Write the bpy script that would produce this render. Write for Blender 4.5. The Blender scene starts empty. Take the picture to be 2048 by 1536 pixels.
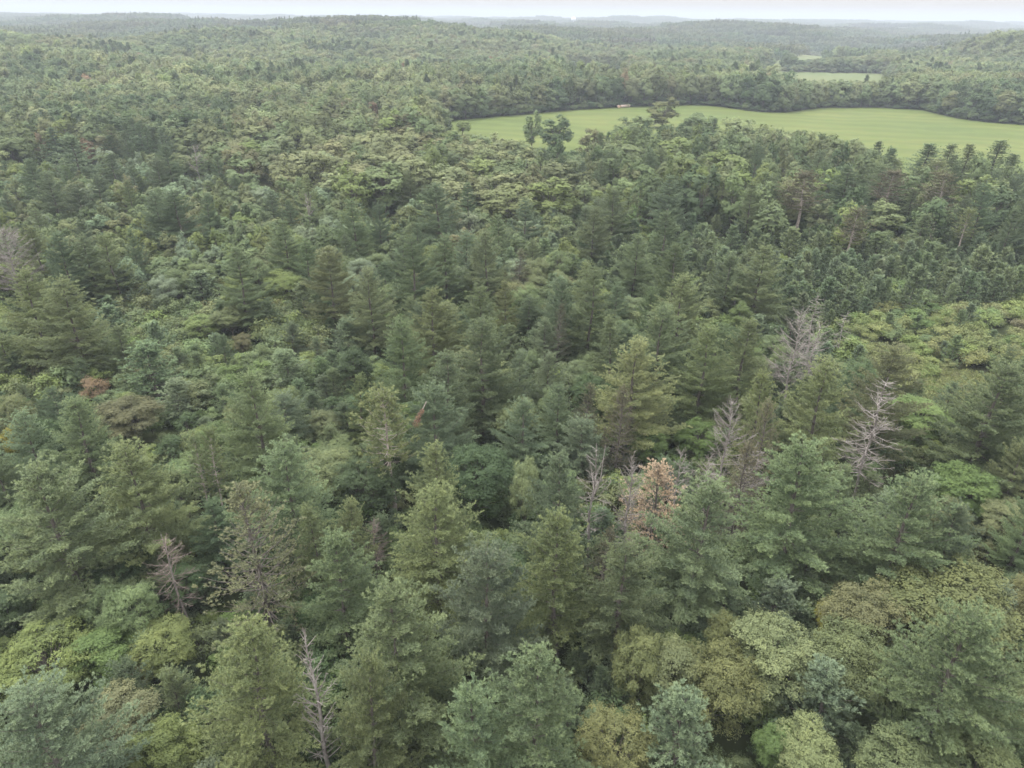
import bpy, math, random
import numpy as np
from mathutils import Matrix, Vector
R_ = math.radians
scene = bpy.context.scene

# ------------------------------------------------------------------ camera
CAMZ, PITCH, ROLL, FPX = 60.0, 27.55, 0.6, 1420.0
cam_d = bpy.data.cameras.new('camera'); cam = bpy.data.objects.new('camera', cam_d)
scene.collection.objects.link(cam); scene.camera = cam
cam_d.sensor_width = 36; cam_d.lens = FPX / 2048 * 36
cam_d.clip_start = 0.5; cam_d.clip_end = 90000
_p, _r = R_(PITCH), R_(ROLL)
Fv = np.array([0, math.cos(_p), -math.sin(_p)])
R0 = np.array([1.0, 0, 0]); U0 = np.array([0, math.sin(_p), math.cos(_p)])
Rv = math.cos(_r) * R0 + math.sin(_r) * U0
Uv = math.cos(_r) * U0 - math.sin(_r) * R0
cam.matrix_world = Matrix(((Rv[0], Uv[0], -Fv[0], 0), (Rv[1], Uv[1], -Fv[1], 0), (Rv[2], Uv[2], -Fv[2], CAMZ), (0, 0, 0, 1)))
CAM = np.array([0, 0, CAMZ])

# ------------------------------------------------------------------ sky and sun
SUN_EL, SUN_AZ = 64, 285          # azimuth measured clockwise from +Y
world = bpy.data.worlds.new('World'); scene.world = world; world.use_nodes = True
nt = world.node_tree; nt.nodes.clear()
wo = nt.nodes.new('ShaderNodeOutputWorld'); bg = nt.nodes.new('ShaderNodeBackground')
sky = nt.nodes.new('ShaderNodeTexSky'); sky.sky_type = 'NISHITA'; sky.sun_disc = False
sky.sun_elevation = R_(SUN_EL); sky.sun_rotation = R_(SUN_AZ)
tc = nt.nodes.new('ShaderNodeTexCoord'); sx = nt.nodes.new('ShaderNodeSeparateXYZ')
mr = nt.nodes.new('ShaderNodeMapRange'); mr.inputs['From Min'].default_value = 0.0; mr.inputs['From Max'].default_value = 0.9
mr.inputs['To Min'].default_value = 0.0; mr.inputs['To Max'].default_value = 1.0
cr = nt.nodes.new('ShaderNodeMix'); cr.data_type = 'RGBA'
cr.inputs[6].default_value = (2.65, 2.35, 2.12, 1); cr.inputs[7].default_value = (18, 18.1, 18.3, 1)   # overcast: bright overhead
mx = nt.nodes.new('ShaderNodeMix'); mx.data_type = 'RGBA'; mx.inputs[0].default_value = 0.95
nt.links.new(tc.outputs['Generated'], sx.inputs[0]); nt.links.new(sx.outputs['Z'], mr.inputs['Value'])
nt.links.new(mr.outputs[0], cr.inputs[0])
nt.links.new(sky.outputs[0], mx.inputs[6]); nt.links.new(cr.outputs[2], mx.inputs[7])
nt.links.new(mx.outputs[2], bg.inputs[0]); bg.inputs[1].default_value = 0.1
nt.links.new(bg.outputs[0], wo.inputs[0])
sun_d = bpy.data.lights.new('sun', 'SUN'); sun = bpy.data.objects.new('sun', sun_d); scene.collection.objects.link(sun)
sun_d.energy = 1.5; sun_d.angle = R_(14); sun_d.color = (1.0, 0.96, 0.9)
sdir = Vector((math.sin(R_(SUN_AZ)) * math.cos(R_(SUN_EL)), math.cos(R_(SUN_AZ)) * math.cos(R_(SUN_EL)), math.sin(R_(SUN_EL))))
sun.rotation_euler = (-sdir).to_track_quat('-Z', 'Y').to_euler()
scene.view_settings.view_transform = 'Standard'; scene.view_settings.look = 'None'
scene.view_settings.exposure = 1.43; scene.view_settings.gamma = 1
cy = scene.cycles
cy.max_bounces = 5; cy.diffuse_bounces = 3; cy.glossy_bounces = 1; cy.transmission_bounces = 3
cy.transparent_max_bounces = 4; cy.volume_bounces = 0
cy.use_denoising = True
try: cy.denoiser = 'OPENIMAGEDENOISE'; cy.denoising_prefilter = 'ACCURATE'
except Exception: pass
cy.use_adaptive_sampling = False

# ------------------------------------------------------------------ small helpers
def project(P):
    P = np.atleast_2d(P) - CAM
    z = P @ Fv; z = np.where(np.abs(z) < 1e-6, 1e-6, z)
    return np.stack([1024 + FPX * (P @ Rv) / z, 768 - FPX * (P @ Uv) / z, z], -1)
def ray(px, py):
    d = Fv + Rv * (px - 1024) / FPX + Uv * (768 - py) / FPX
    return d / np.linalg.norm(d)
def sm(t): t = np.clip(t, 0, 1); return t * t * (3 - 2 * t)
def gpx(px, D): return (px - 1024) / FPX * 0.887 * D      # world x of a far column

HILLS = [(gpx(760, 1600), 1600, 320, 190, 25), (gpx(765, 1600), 1600, 115, 130, 19),
         (gpx(520, 1500), 1560, 220, 120, 10), (gpx(280, 2500), 2500, 480, 260, 12), (gpx(100, 1350), 1350, 210, 90, 16), (gpx(640, 1250), 1250, 190, 80, 14), (gpx(950, 1300), 1300, 160, 70, 12), (gpx(200, 850), 850, 150, 60, 9), (gpx(900, 900), 900, 120, 60, 7), (gpx(80, 1900), 1900, 300, 200, 16),
         (gpx(1250, 1900), 1900, 380, 200, 15), (gpx(1500, 2100), 2150, 300, 180, 12),
         (740, 1000, 200, 160, 19), (gpx(760, 330), 335, 95, 80, 8), (gpx(330, 1050), 1050, 200, 110, 12),
         (gpx(1180, 1250), 1250, 130, 110, 8), (gpx(480, 700), 700, 170, 90, 6), (gpx(1400, 5200), 5200, 1500, 600, 20)]
FLAT = [(gpx(1450, 420), 430, 330, 170), (gpx(1600, 1050), 1050, 170, 500), (gpx(1190, 780), 790, 115, 180)]
def height(x, y):
    x = np.asarray(x, float); y = np.asarray(y, float)
    d = np.hypot(x, y)
    h = (2.6 * np.sin(x / 71 + 1.3) * np.cos(y / 93 + .4) + 3.4 * np.sin(x / 167 - y / 211 + 2.1) + 2.4 * np.cos(x / 119 + y / 151)) * (1.7 + 1.2 * sm((d - 700) / 400)) * sm((d - 420) / 500)
    h = h + 7.0 * np.sin(x / 330 + y / 430) * sm((d - 900) / 900)
    for cx, cyy, sx_, sy_, a in HILLS:
        h = h + a * np.exp(-((x - cx) / sx_) ** 2 - ((y - cyy) / sy_) ** 2)
    m = np.ones_like(h)
    for cx, cyy, rx, ry in FLAT:
        q = np.sqrt(((x - cx) / rx) ** 2 + ((y - cyy) / ry) ** 2)
        m = m * sm((q - 1.0) / 0.45)
    h = h * m
    return h - np.maximum(d - 2500, 0) ** 2 / 12.7e6
def unproject(px, py, dz=0.0):
    """the point where the ray through a photo pixel is dz above the ground"""
    d = ray(px, py); t = 20.0
    for i in range(4000):
        P = CAM + d * t
        g = P[2] - float(height(P[0], P[1])) - dz
        if g <= 0: break
        t += max(0.25, g * 0.35)
    return P[0], P[1]
def in_poly(px, py, poly):
    px = np.asarray(px, float); py = np.asarray(py, float)
    c = np.zeros(px.shape, bool); n = len(poly)
    for i in range(n):
        x1, y1 = poly[i]; x2, y2 = poly[(i + 1) % n]
        if y1 == y2: continue
        s = ((y1 > py) != (y2 > py)) & (px < (x2 - x1) * (py - y1) / (y2 - y1) + x1)
        c ^= s
    return c

def link(o, parent=None):
    scene.collection.objects.link(o)
    if parent is not None: o.parent = parent
    return o
def np_mesh(name, V, F, mats, tint=None, mat_idx=None, smooth=False):
    """V (n,3), F (m,3) or (m,4)"""
    me = bpy.data.meshes.new(name); V = np.asarray(V, np.float32); F = np.asarray(F, np.int32)
    k = F.shape[1]
    me.vertices.add(len(V)); me.vertices.foreach_set('co', V.ravel())
    me.loops.add(F.size); me.loops.foreach_set('vertex_index', F.ravel())
    me.polygons.add(len(F)); me.polygons.foreach_set('loop_start', np.arange(0, F.size, k, dtype=np.int32))
    try: me.polygons.foreach_set('loop_total', np.full(len(F), k, np.int32))
    except Exception: pass
    for m in mats: me.materials.append(m)
    if mat_idx is not None: me.polygons.foreach_set('material_index', np.asarray(mat_idx, np.int32))
    if smooth: me.polygons.foreach_set('use_smooth', np.ones(len(F), bool))
    if tint is not None:
        a = me.attributes.new('tint', 'FLOAT', 'POINT'); a.data.foreach_set('value', np.asarray(tint, np.float32))
    me.update(calc_edges=True); me.validate()
    return me

# ------------------------------------------------------------------ materials
def newmat(name):
    m = bpy.data.materials.new(name); m.use_nodes = True; t = m.node_tree; t.nodes.clear()
    out = t.nodes.new('ShaderNodeOutputMaterial'); return m, t, out
def foliage_mat(name, trans=0.25, rough=0.7, spec=0.12):
    m, t, out = newmat(name)
    a = t.nodes.new('ShaderNodeAttribute'); a.attribute_type = 'INSTANCER'; a.attribute_name = 'tcol'
    b = t.nodes.new('ShaderNodeAttribute'); b.attribute_name = 'tint'
    mp = t.nodes.new('ShaderNodeMapRange'); mp.inputs['To Min'].default_value = 0.68; mp.inputs['To Max'].default_value = 1.34
    t.links.new(b.outputs['Fac'], mp.inputs['Value'])
    hm = t.nodes.new('ShaderNodeMix'); hm.data_type = 'RGBA'; hm.inputs[6].default_value = (.90, .95, 1.0, 1); hm.inputs[7].default_value = (1.15, 1.06, .88, 1)
    t.links.new(b.outputs['Fac'], hm.inputs[0]); hx_ = t.nodes.new('ShaderNodeVectorMath'); hx_.operation = 'MULTIPLY'
    t.links.new(a.outputs['Color'], hx_.inputs[0]); t.links.new(hm.outputs[2], hx_.inputs[1])
    mu = t.nodes.new('ShaderNodeVectorMath'); mu.operation = 'SCALE'
    t.links.new(hx_.outputs[0], mu.inputs[0]); t.links.new(mp.outputs[0], mu.inputs['Scale'])
    p = t.nodes.new('ShaderNodeBsdfPrincipled'); p.inputs['Roughness'].default_value = rough
    p.inputs['Specular IOR Level'].default_value = spec
    tr = t.nodes.new('ShaderNodeBsdfTranslucent'); mi = t.nodes.new('ShaderNodeMixShader'); mi.inputs[0].default_value = trans
    t.links.new(mu.outputs[0], p.inputs['Base Color']); t.links.new(mu.outputs[0], tr.inputs[0])
    t.links.new(p.outputs[0], mi.inputs[1]); t.links.new(tr.outputs[0], mi.inputs[2]); t.links.new(mi.outputs[0], out.inputs[0])
    return m
def noise_mat(name, c1, c2, scale, detail=4, rough=0.9, c3=None, scale3=0.01, bump=0.0, stripes=False):
    m, t, out = newmat(name)
    tcn = t.nodes.new('ShaderNodeTexCoord'); n = t.nodes.new('ShaderNodeTexNoise'); n.inputs['Scale'].default_value = scale; n.inputs['Detail'].default_value = detail
    t.links.new(tcn.outputs['Object'], n.inputs['Vector'])
    r = t.nodes.new('ShaderNodeValToRGB'); r.color_ramp.elements[0].position = 0.35; r.color_ramp.elements[1].position = 0.65
    r.color_ramp.elements[0].color = (*c1, 1); r.color_ramp.elements[1].color = (*c2, 1); t.links.new(n.outputs[0], r.inputs[0])
    col = r.outputs[0]
    if c3 is not None:
        n3 = t.nodes.new('ShaderNodeTexNoise'); n3.inputs['Scale'].default_value = scale3; n3.inputs['Detail'].default_value = 3
        t.links.new(tcn.outputs['Object'], n3.inputs['Vector'])
        m3 = t.nodes.new('ShaderNodeMapRange'); m3.inputs['From Min'].default_value = 0.45; m3.inputs['From Max'].default_value = 0.65
        t.links.new(n3.outputs[0], m3.inputs['Value'])
        mx3 = t.nodes.new('ShaderNodeMix'); mx3.data_type = 'RGBA'; mx3.inputs[7].default_value = (*c3, 1)
        t.links.new(m3.outputs[0], mx3.inputs[0]); t.links.new(col, mx3.inputs[6]); col = mx3.outputs[2]
    p = t.nodes.new('ShaderNodeBsdfPrincipled'); p.inputs['Roughness'].default_value = rough; p.inputs['Specular IOR Level'].default_value = 0.15
    t.links.new(col, p.inputs['Base Color']); t.links.new(p.outputs[0], out.inputs[0])
    if stripes:
        mpn = t.nodes.new('ShaderNodeMapping'); mpn.inputs['Rotation'].default_value = (0, 0, .35); wv = t.nodes.new('ShaderNodeTexWave'); wv.inputs['Scale'].default_value = .014; wv.inputs['Distortion'].default_value = 9; wv.inputs['Detail'].default_value = 3; wv.bands_direction = 'Y'
        t.links.new(tcn.outputs['Object'], mpn.inputs[0]); t.links.new(mpn.outputs[0], wv.inputs['Vector'])
        mw = t.nodes.new('ShaderNodeMapRange'); mw.inputs['To Min'].default_value = .90; mw.inputs['To Max'].default_value = 1.07; t.links.new(wv.outputs['Fac'], mw.inputs['Value'])
        ml = t.nodes.new('ShaderNodeVectorMath'); ml.operation = 'SCALE'; t.links.new(col, ml.inputs[0]); t.links.new(mw.outputs[0], ml.inputs['Scale']); t.links.new(ml.outputs[0], p.inputs['Base Color'])
    if bump:
        bp = t.nodes.new('ShaderNodeBump'); bp.inputs['Strength'].default_value = bump; bp.inputs['Distance'].default_value = 0.3
        t.links.new(n.outputs[0], bp.inputs['Height']); t.links.new(bp.outputs[0], p.inputs['Normal'])
    return m
M_NEEDLE = foliage_mat('pine_needles', 0.3)
M_LEAF = foliage_mat('leaves', 0.3)
M_BARK = noise_mat('bark', (0.07, 0.062, 0.052), (0.13, 0.115, 0.10), 3)
M_BARKL = noise_mat('pale_bark', (0.22, 0.19, 0.165), (0.36, 0.31, 0.27), 3)
M_DEAD = noise_mat('weathered_wood', (0.115, 0.10, 0.088), (0.28, 0.255, 0.235), .9)
M_TWIG = noise_mat('dead_twigs', (0.11, 0.085, 0.075), (0.20, 0.165, 0.145), 2)
M_GROUND = noise_mat('forest_floor', (0.030, 0.030, 0.014), (0.050, 0.060, 0.022), 0.15, c3=(0.028, 0.045, 0.018), scale3=0.02)
M_FIELD = noise_mat('hay_field', (0.060, 0.083, 0.021), (0.092, 0.106, 0.029), 0.012, detail=9, c3=(0.072, 0.096, 0.025), scale3=0.12, stripes=True)
M_FIELD2 = noise_mat('stubble_field', (0.10, 0.105, 0.042), (0.072, 0.097, 0.036), 0.006, detail=6)

# ------------------------------------------------------------------ tubes
class Tubes:
    def __init__(s): s.V = []; s.F = []; s.n = 0
    def add(s, pts, rad, sides=5):
        pts = np.asarray(pts, float); n = len(pts)
        tg = np.gradient(pts, axis=0); tg /= (np.linalg.norm(tg, axis=1, keepdims=True) + 1e-9)
        a = np.cross(tg, [0.31, 0.2, 0.93]); a /= (np.linalg.norm(a, axis=1, keepdims=True) + 1e-9); b = np.cross(tg, a)
        th = np.arange(sides) * 2 * math.pi / sides
        ring = pts[:, None, :] + (a[:, None, :] * np.cos(th)[None, :, None] + b[:, None, :] * np.sin(th)[None, :, None]) * np.asarray(rad, float)[:, None, None]
        s.V.append(ring.reshape(-1, 3))
        i = np.arange(n - 1)[:, None] * sides; j = np.arange(sides)[None, :]; j2 = (j + 1) % sides
        f = np.stack([i + j, i + j2, i + sides + j2, i + sides + j], -1).reshape(-1, 4) + s.n
        s.F.append(f); s.n += n * sides
    def get(s): return np.concatenate(s.V), np.concatenate(s.F)

def rnd_unit(rs, n):
    v = rs.normal(size=(n, 3)); return v / np.linalg.norm(v, axis=1, keepdims=True)
def needles(pos, dirn, tint, rs, k, L, W, spread=0.75):
    """k slim triangles per tuft fanning round its direction -> V,F,tint"""
    n = len(pos); P = np.repeat(pos, k, 0); D = np.repeat(dirn, k, 0)
    D = D + spread * rnd_unit(rs, n * k); D /= np.linalg.norm(D, axis=1, keepdims=True)
    S = np.cross(D, np.array([0, 0, 1.0]) + .75 * rnd_unit(rs, n * k)); S /= (np.linalg.norm(S, axis=1, keepdims=True) + 1e-9)
    l = L * rs.uniform(.75, 1.2, (n * k, 1)); w = W * rs.uniform(.8, 1.2, (n * k, 1))
    base = P - D * l * .25
    V = np.stack([base + S * w * .5, base - S * w * .5 + D * l * .3, base + D * l], 1).reshape(-1, 3)
    F = np.arange(len(V)).reshape(-1, 3)
    return V, F, np.repeat(tint, k * 3)
def leaves(pos, nrm, tint, rs, S, rnd=.6):
    n = len(pos); N = nrm + rnd * rnd_unit(rs, n); N /= np.linalg.norm(N, axis=1, keepdims=True)
    A = np.cross(N, rnd_unit(rs, n)); A /= (np.linalg.norm(A, axis=1, keepdims=True) + 1e-9); B = np.cross(N, A)
    s = S * rs.uniform(.45, 1.3, (n, 1))
    a = A * s * .5; b = B * s * .36
    V = np.stack([pos - a, pos + b * .9 - a * .1, pos + a, pos - b * 1.1 + a * .15], 1).reshape(-1, 3)
    return V, np.arange(len(V)).reshape(-1, 4), np.repeat(tint, 4)

# ------------------------------------------------------------------ tree builders -> dict(crown=(V,F,tint,mat), trunk=(V,F), H, R)
def pine(seed, H, R, zb=0.25, step=0.85, per=5, twig=0.36, tuft=0.30, k=8, L=0.30, W=0.06, keep=1.0, top_up=1.0, sides=4, shape=0.75, wood=1.0, inner=0.32, flat=0.35, plume=1.0, zj=.25):
    rs = np.random.RandomState(seed); T = Tubes()
    lean = rs.uniform(-.35, .35, 2) * H / 20
    zs = np.linspace(0, H * .97, 9); bend = np.stack([lean[0] * (zs / H) ** 2 + .12 * np.sin(zs * .5 + seed), lean[1] * (zs / H) ** 2 + .12 * np.cos(zs * .4 + seed), zs], -1)
    r0 = 0.0155 * H
    T.add(bend, np.maximum(r0 * (1 - zs / H) ** .8, .02), 6)
    def axis(z): return np.array([np.interp(z, zs, bend[:, 0]), np.interp(z, zs, bend[:, 1]), z])
    TP, TD, TT = [], [], []
    asym = rs.uniform(0, 2 * math.pi); z = H * zb; ph = rs.uniform(0, 6)
    while z < H * .985:
        t = (H - z) / (H * (1 - zb)); t = min(max(t, .015), 1)
        prof = (t ** shape) * (1 - .22 * max(0, t - .72) / .28) + .05
        nb = per if t > .12 else max(3, per - 1)
        for q in range(nb):
            ang = ph + q * 2 * math.pi / nb + rs.uniform(-.45, .45)
            if rs.rand() > .90 and t > .2: continue
            Lb = R * prof * (rs.uniform(.74, 1.08) if rs.rand() > .12 else rs.uniform(.45, 1.2)) * (1 + .12 * math.cos(ang - asym))
            el = R_(8 + 48 * (1 - t) ** 1.4 * top_up - 12 * t + rs.uniform(-9, 9))
            dh = np.array([math.cos(ang), math.sin(ang), 0]); base = axis(z + rs.uniform(-zj, zj))
            side = np.array([-dh[1], dh[0], 0]); cv = rs.uniform(-.12, .12)
            ss = np.linspace(0, 1, 5)
            def bp(s_): s_ = np.asarray(s_)[:, None]; return base + dh * Lb * s_ * math.cos(el) + side * cv * Lb * s_ ** 2 + np.array([0, 0, 1.0]) * Lb * (math.sin(el) * s_ - .10 * np.sin(s_ * math.pi) * t + .20 * s_ ** 2.5)
            T.add(bp(ss), np.maximum((.018 + .011 * Lb) * (1 - ss * .85), .012) * wood, sides if Lb > 1 else 3)
            tb = rs.uniform(.36, .66)
            s0 = inner if Lb > 1.2 else .05
            npl = max(2, int((1 - s0) * Lb / (twig * 2.1)))
            for s_ in np.linspace(s0 + .1, 1, npl):
                p0 = bp([s_])[0]
                for sd in ((-1, 1) if s_ < .97 else (0,)):
                    if rs.rand() > keep: continue
                    Lp = (.46 + .20 * Lb ** .8) * rs.uniform(.75, 1.25) * (1.15 - .35 * s_) * plume
                    td = dh * rs.uniform(.8, 1.0) + side * sd * rs.uniform(.3, .75) + np.array([0, 0, flat * rs.uniform(.2, 1.2)])
                    td /= np.linalg.norm(td); c0 = p0 + td * Lp * .62 + np.array([0, 0, .06])
                    nn = max(2, int(14 * (Lp * .27 / tuft) ** 2)) if tuft < .4 else max(2, int(5 * Lp))
                    q = rnd_unit(rs, nn) * (rs.uniform(.35, 1, (nn, 1)) ** .6)
                    sv = np.cross(td, [0, 0, 1.0]); sv /= (np.linalg.norm(sv) + 1e-9); uv = np.cross(sv, td)
                    w_ = .34 * (1 - .35 * q[:, :1])
                    TP += list(c0 + td * q[:, :1] * Lp * .66 + sv * q[:, 1:2] * Lp * w_ + uv * (q[:, 2:3] * .8 + .15) * Lp * .19)
                    TD += list(td * .55 + sv * q[:, 1:2] * .35 + np.array([0, 0, .62]) + td * q[:, :1] * .3)
                    pt = tb + rs.uniform(-.05, .05); TT += list(pt + rs.uniform(-.07, .07, nn) + .18 * q[:, 0])
            TP.append(bp([1.0])[0]); TD.append(dh * .6 + np.array([0, 0, .6])); TT.append(tb + .1)
        z += step * rs.uniform(.85, 1.15) * (1 if t > .4 else .55 + t); ph += 1.1
    top = axis(H * .97)
    for u in np.linspace(0, .07 * H, 6): TP.append(top + np.array([rs.normal() * .06, rs.normal() * .06, u - .03 * H])); TD.append(np.array([rs.normal() * .3, rs.normal() * .3, 1.])); TT.append(.6)
    TP = np.array(TP) + rs.normal(scale=.05, size=(len(TP), 3)); TD = np.array(TD); TT = np.clip(np.array(TT), 0, 1)
    V, F, ti = needles(TP, TD, TT, rs, k, L, W)
    return dict(crown=(V, F, ti), trunk=T.get(), mat=M_NEEDLE, H=H, R=R)

def broad(seed, H, R, zb=0.28, lobes=34, lr=(0.85, 1.6), nleaf=9000, S=0.30, sides=5, multi=1, spread=1.0, bark=None):
    rs = np.random.RandomState(seed); T = Tubes()
    cz = H * (zb + (1 - zb) * .5); rz = H * (1 - zb) * .5
    C = []; tries = 0
    while len(C) < lobes and tries < 4000:
        tries += 1
        d = rnd_unit(rs, 1)[0]
        if d[2] < (-.9 if S > .3 else -.65): continue
        rr = rs.uniform(.55, 1.0) if S < .3 else rs.uniform(.78, 1.0) * (1 + .2 * math.sin(3 * math.atan2(d[1], d[0]) + seed) + .13 * math.sin(7 * d[2] + seed))
        l = rs.uniform(*lr)
        c = np.array([d[0] * (R - l * .6) * rr, d[1] * (R - l * .6) * rr, cz + d[2] * (rz - l * .5) * rr])
        if all(np.linalg.norm(c - o[0]) > .75 * max(l, o[1]) * spread for o in C): C.append((c, l))
    for q in range(multi):
        off = np.array([rs.uniform(-.5, .5), rs.uniform(-.5, .5), 0]) * (R * .25 if multi > 1 else .3)
        zs = np.linspace(0, 1, 6)[:, None]; tip = np.array([0, 0, cz + rz * .35]) + off * 1.6
        T.add(tip * zs + off * np.sin(zs * 2.5) * .3, (.017 * H / math.sqrt(multi)) * (1 - zs[:, 0] * .8), sides + 1)
    for c, l in C:
        z0 = H * zb * .75 + .45 * (c[2] - H * zb * .75) * rs.uniform(.5, 1); b0 = np.array([0, 0, max(z0, .25 * H * zb)])
        ss = np.linspace(0, 1, 4)[:, None]
        T.add(b0 + (c - b0) * ss + np.array([0, 0, 1.]) * np.sin(ss * math.pi) * .08 * R, np.maximum(.0065 * H * (1 - ss[:, 0] * .8), .012), 4)
    w = np.array([l ** 2 for _, l in C]); w /= w.sum(); per = 12 if nleaf > 3000 else 5; ns = nleaf // per
    idx = rs.choice(len(C), ns, p=w); cc = np.array([c for c, _ in C])[idx]; ll = np.array([l for _, l in C])[idx]
    d = rnd_unit(rs, ns); up = rs.rand(ns) < .6; d[up, 2] = np.abs(d[up, 2])
    fr = np.where(rs.rand(ns) < (.12 if S < .3 else 0), rs.uniform(1.0, 1.3, ns), rs.uniform(.6, 1.06, ns) ** .6)
    kn = 1 + (.22 if S < .3 else .12) * np.sin(d[:, 0] * 7 + idx) * np.sin(d[:, 1] * 6 + idx * 2) * np.sin(d[:, 2] * 7 + 1)
    Pc = cc + d * (ll * fr * kn)[:, None] * np.array([1, 1, .82 if S < .3 else 1.0])
    tn = 1.0 if S < .3 else .45
    st = rs.uniform(.25, .75, len(C))[idx] * .5 + .25 + rs.uniform(-.15, .15, ns) * tn
    ext = rs.uniform(.5, 1.5, (ns, 1)) * (S * (.95 if S < .3 else .55))
    P = np.repeat(Pc, per, 0) + rs.normal(size=(ns * per, 3)) * np.repeat(ext, per, 0) * np.array([1, 1, .6]); d = np.repeat(d, per, 0)
    ltint = np.repeat(st, per) + rs.uniform(-.1, .1, ns * per) * tn
    O = (P - np.array([0, 0, cz - rz * .4])); O /= np.linalg.norm(O, axis=1, keepdims=True)
    far_ = S > .3
    N = d * .9 + O * .8 + np.array([0, 0, .05]) if far_ else d * .8 + O * .5 + np.array([0, 0, .2])
    V, F, ti = leaves(P, N, np.clip(ltint, 0, 1), rs, S, .28 if far_ else .55)
    return dict(crown=(V, F, ti), trunk=T.get(), mat=M_LEAF, H=H, R=R)

def snag(seed, H, R, zb=.3, step=.55, per=4, up=35, twigs=1.0, rmax=1.0, fork=False):
    """bare dead tree: trunk and branches separately"""
    rs = np.random.RandomState(seed); T = Tubes(); B = Tubes()
    zs = np.linspace(0, H, 10); ln = rs.uniform(-.6, .6, 2)
    ax = np.stack([ln[0] * (zs / H) ** 1.5 + .15 * np.sin(zs * .6), ln[1] * (zs / H) ** 1.5 + .12 * np.cos(zs * .7), zs], -1)
    T.add(ax, np.maximum(.0115 * H * (1 - zs / H) ** .7, .03), 7)
    if fork:
        a2 = ax[5:] + (np.linspace(0, 1, 5)[:, None] ** .8) * np.array([1.1, .5, -.4]); T.add(a2, np.linspace(.1, .03, 5), 5)
    z = H * zb; ph = 0
    while z < H * .98:
        t = (H - z) / (H * (1 - zb)); prof = t ** .6 * (1 - .35 * max(0, t - .6) / .4) + .08
        for q in range(per):
            if rs.rand() < .28: continue
            ang = ph + q * 2 * math.pi / per + rs.uniform(-1.2, 1.2); Lb = R * prof * rs.choice([rs.uniform(.15, .5), rs.uniform(.6, 1.3), rs.uniform(.8, 1.15)]); el = R_(up + rs.uniform(-22, 18) - 24 * t)
            dh = np.array([math.cos(ang), math.sin(ang), 0]); sd = np.array([-dh[1], dh[0], 0]); cv = rs.uniform(-.25, .25)
            b0 = np.array([np.interp(z, zs, ax[:, 0]), np.interp(z, zs, ax[:, 1]), z])
            ss = np.linspace(0, 1, 6)[:, None]
            pts = b0 + dh * Lb * ss * math.cos(el) + sd * Lb * cv * ss ** 2 + np.array([0, 0, 1.]) * Lb * (math.sin(el) * ss + .22 * ss ** 2.2) + rs.normal(scale=.045 * Lb / 3, size=(6, 3)) * ss
            B.add(pts, np.maximum(.042 * (1 - ss[:, 0] * .8), .016) * rmax, 4)
            for s_ in np.linspace(.3, .95, max(1, int(Lb * 5.0 * twigs))):
                i = min(4, int(s_ * 5)); p0 = pts[i] + (pts[i + 1] - pts[i]) * (s_ * 5 - i)
                Lt = Lb * .3 * (1.2 - s_) * rs.uniform(.5, 1.4) + .15; sgn = rs.choice([-1, 1])
                td = dh * .7 + sd * sgn * rs.uniform(.4, 1) + np.array([0, 0, rs.uniform(-.35, .5)]); td /= np.linalg.norm(td)
                s3 = np.linspace(0, 1, 3)[:, None]
                B.add(p0 + td * Lt * s3 + np.array([0, 0, .15]) * Lt * s3 ** 2, np.array([.018, .014, .009]) * rmax, 3)
        z += step * rs.uniform(.7, 1.3); ph += 1.2
    return dict(trunk=T.get(), branches=B.get(), H=H, R=R)

# libraries: kind -> lod -> list of variants (dict with meshes)
def finish(v, nm, bark=None):
    bark = bark or M_BARK
    V, F, ti = v['crown']; v['m_crown'] = np_mesh(nm + '_crown', V, F, [v['mat']], tint=ti)
    TV, TF = v['trunk']; v['m_trunk'] = np_mesh(nm + '_trunk', TV, TF, [bark], smooth=True)
    # one mesh for the massed woods
    Ft = np.concatenate([TF[:, [0, 1, 2]], TF[:, [0, 2, 3]]])
    if F.shape[1] == 4: Fc = F; Ft4 = TF; fa = np.concatenate([Fc, Ft4 + len(V)])
    else: fa = np.concatenate([F, Ft + len(V)])
    mi = np.concatenate([np.zeros(len(F), int), np.ones(len(fa) - len(F), int)])
    v['m_all'] = np_mesh(nm + '_all', np.concatenate([V, TV]), fa, [v['mat'], bark], tint=np.concatenate([ti, np.full(len(TV), .5)]), mat_idx=mi)
    return v
LIB = {}
LIB['pine', 0] = [finish(pine(11 + i, 20, [5.9, 5.2, 6.3, 5.5, 4.9, 5.8][i], inner=.1, plume=.98, zb=[.22, .3, .25, .18, .3, .25][i], shape=[.75, .65, .9, .7, .8, .6][i], top_up=[1, .9, 1.1, 1, 1.2, .8][i], step=[1.4, 1.55, 1.35, 1.5, 1.4, 1.6][i], per=9, zj=.1, k=12, L=.31, W=.062, twig=.25, tuft=.25, wood=.7), 'pine_a%d' % i) for i in range(6)]
LIB['pine', 1] = [finish(pine(31 + i, 20, [5.6, 4.9, 6.0, 5.2][i], inner=.1, plume=1.15, per=8, zj=.12, zb=[.22, .3, .25, .2][i], shape=[.75, .65, .9, .7][i], step=1.55, twig=.42, tuft=.42, k=10, L=.58, W=.18, sides=3, wood=.7), 'pine_b%d' % i) for i in range(4)]
LIB['pine', 2] = [finish(pine(41 + i, 20, [5.2, 4.6, 5.6][i], zb=.25, shape=[.75, .65, .9][i], step=1.4, twig=.7, tuft=.9, k=6, L=1.2, W=.55, sides=3, wood=.7, plume=1.3), 'pine_c%d' % i) for i in range(3)]
LIB['broad', 0] = [finish(broad(51 + i, 15, [5.0, 4.6, 5.4, 4.3, 4.8][i], zb=[.16, .24, .2, .14, .24][i], lobes=[60, 52, 70, 46, 58][i], lr=(.7, 1.35), nleaf=42000, S=.168, spread=.85), 'leafy_a%d' % i) for i in range(5)]
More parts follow.
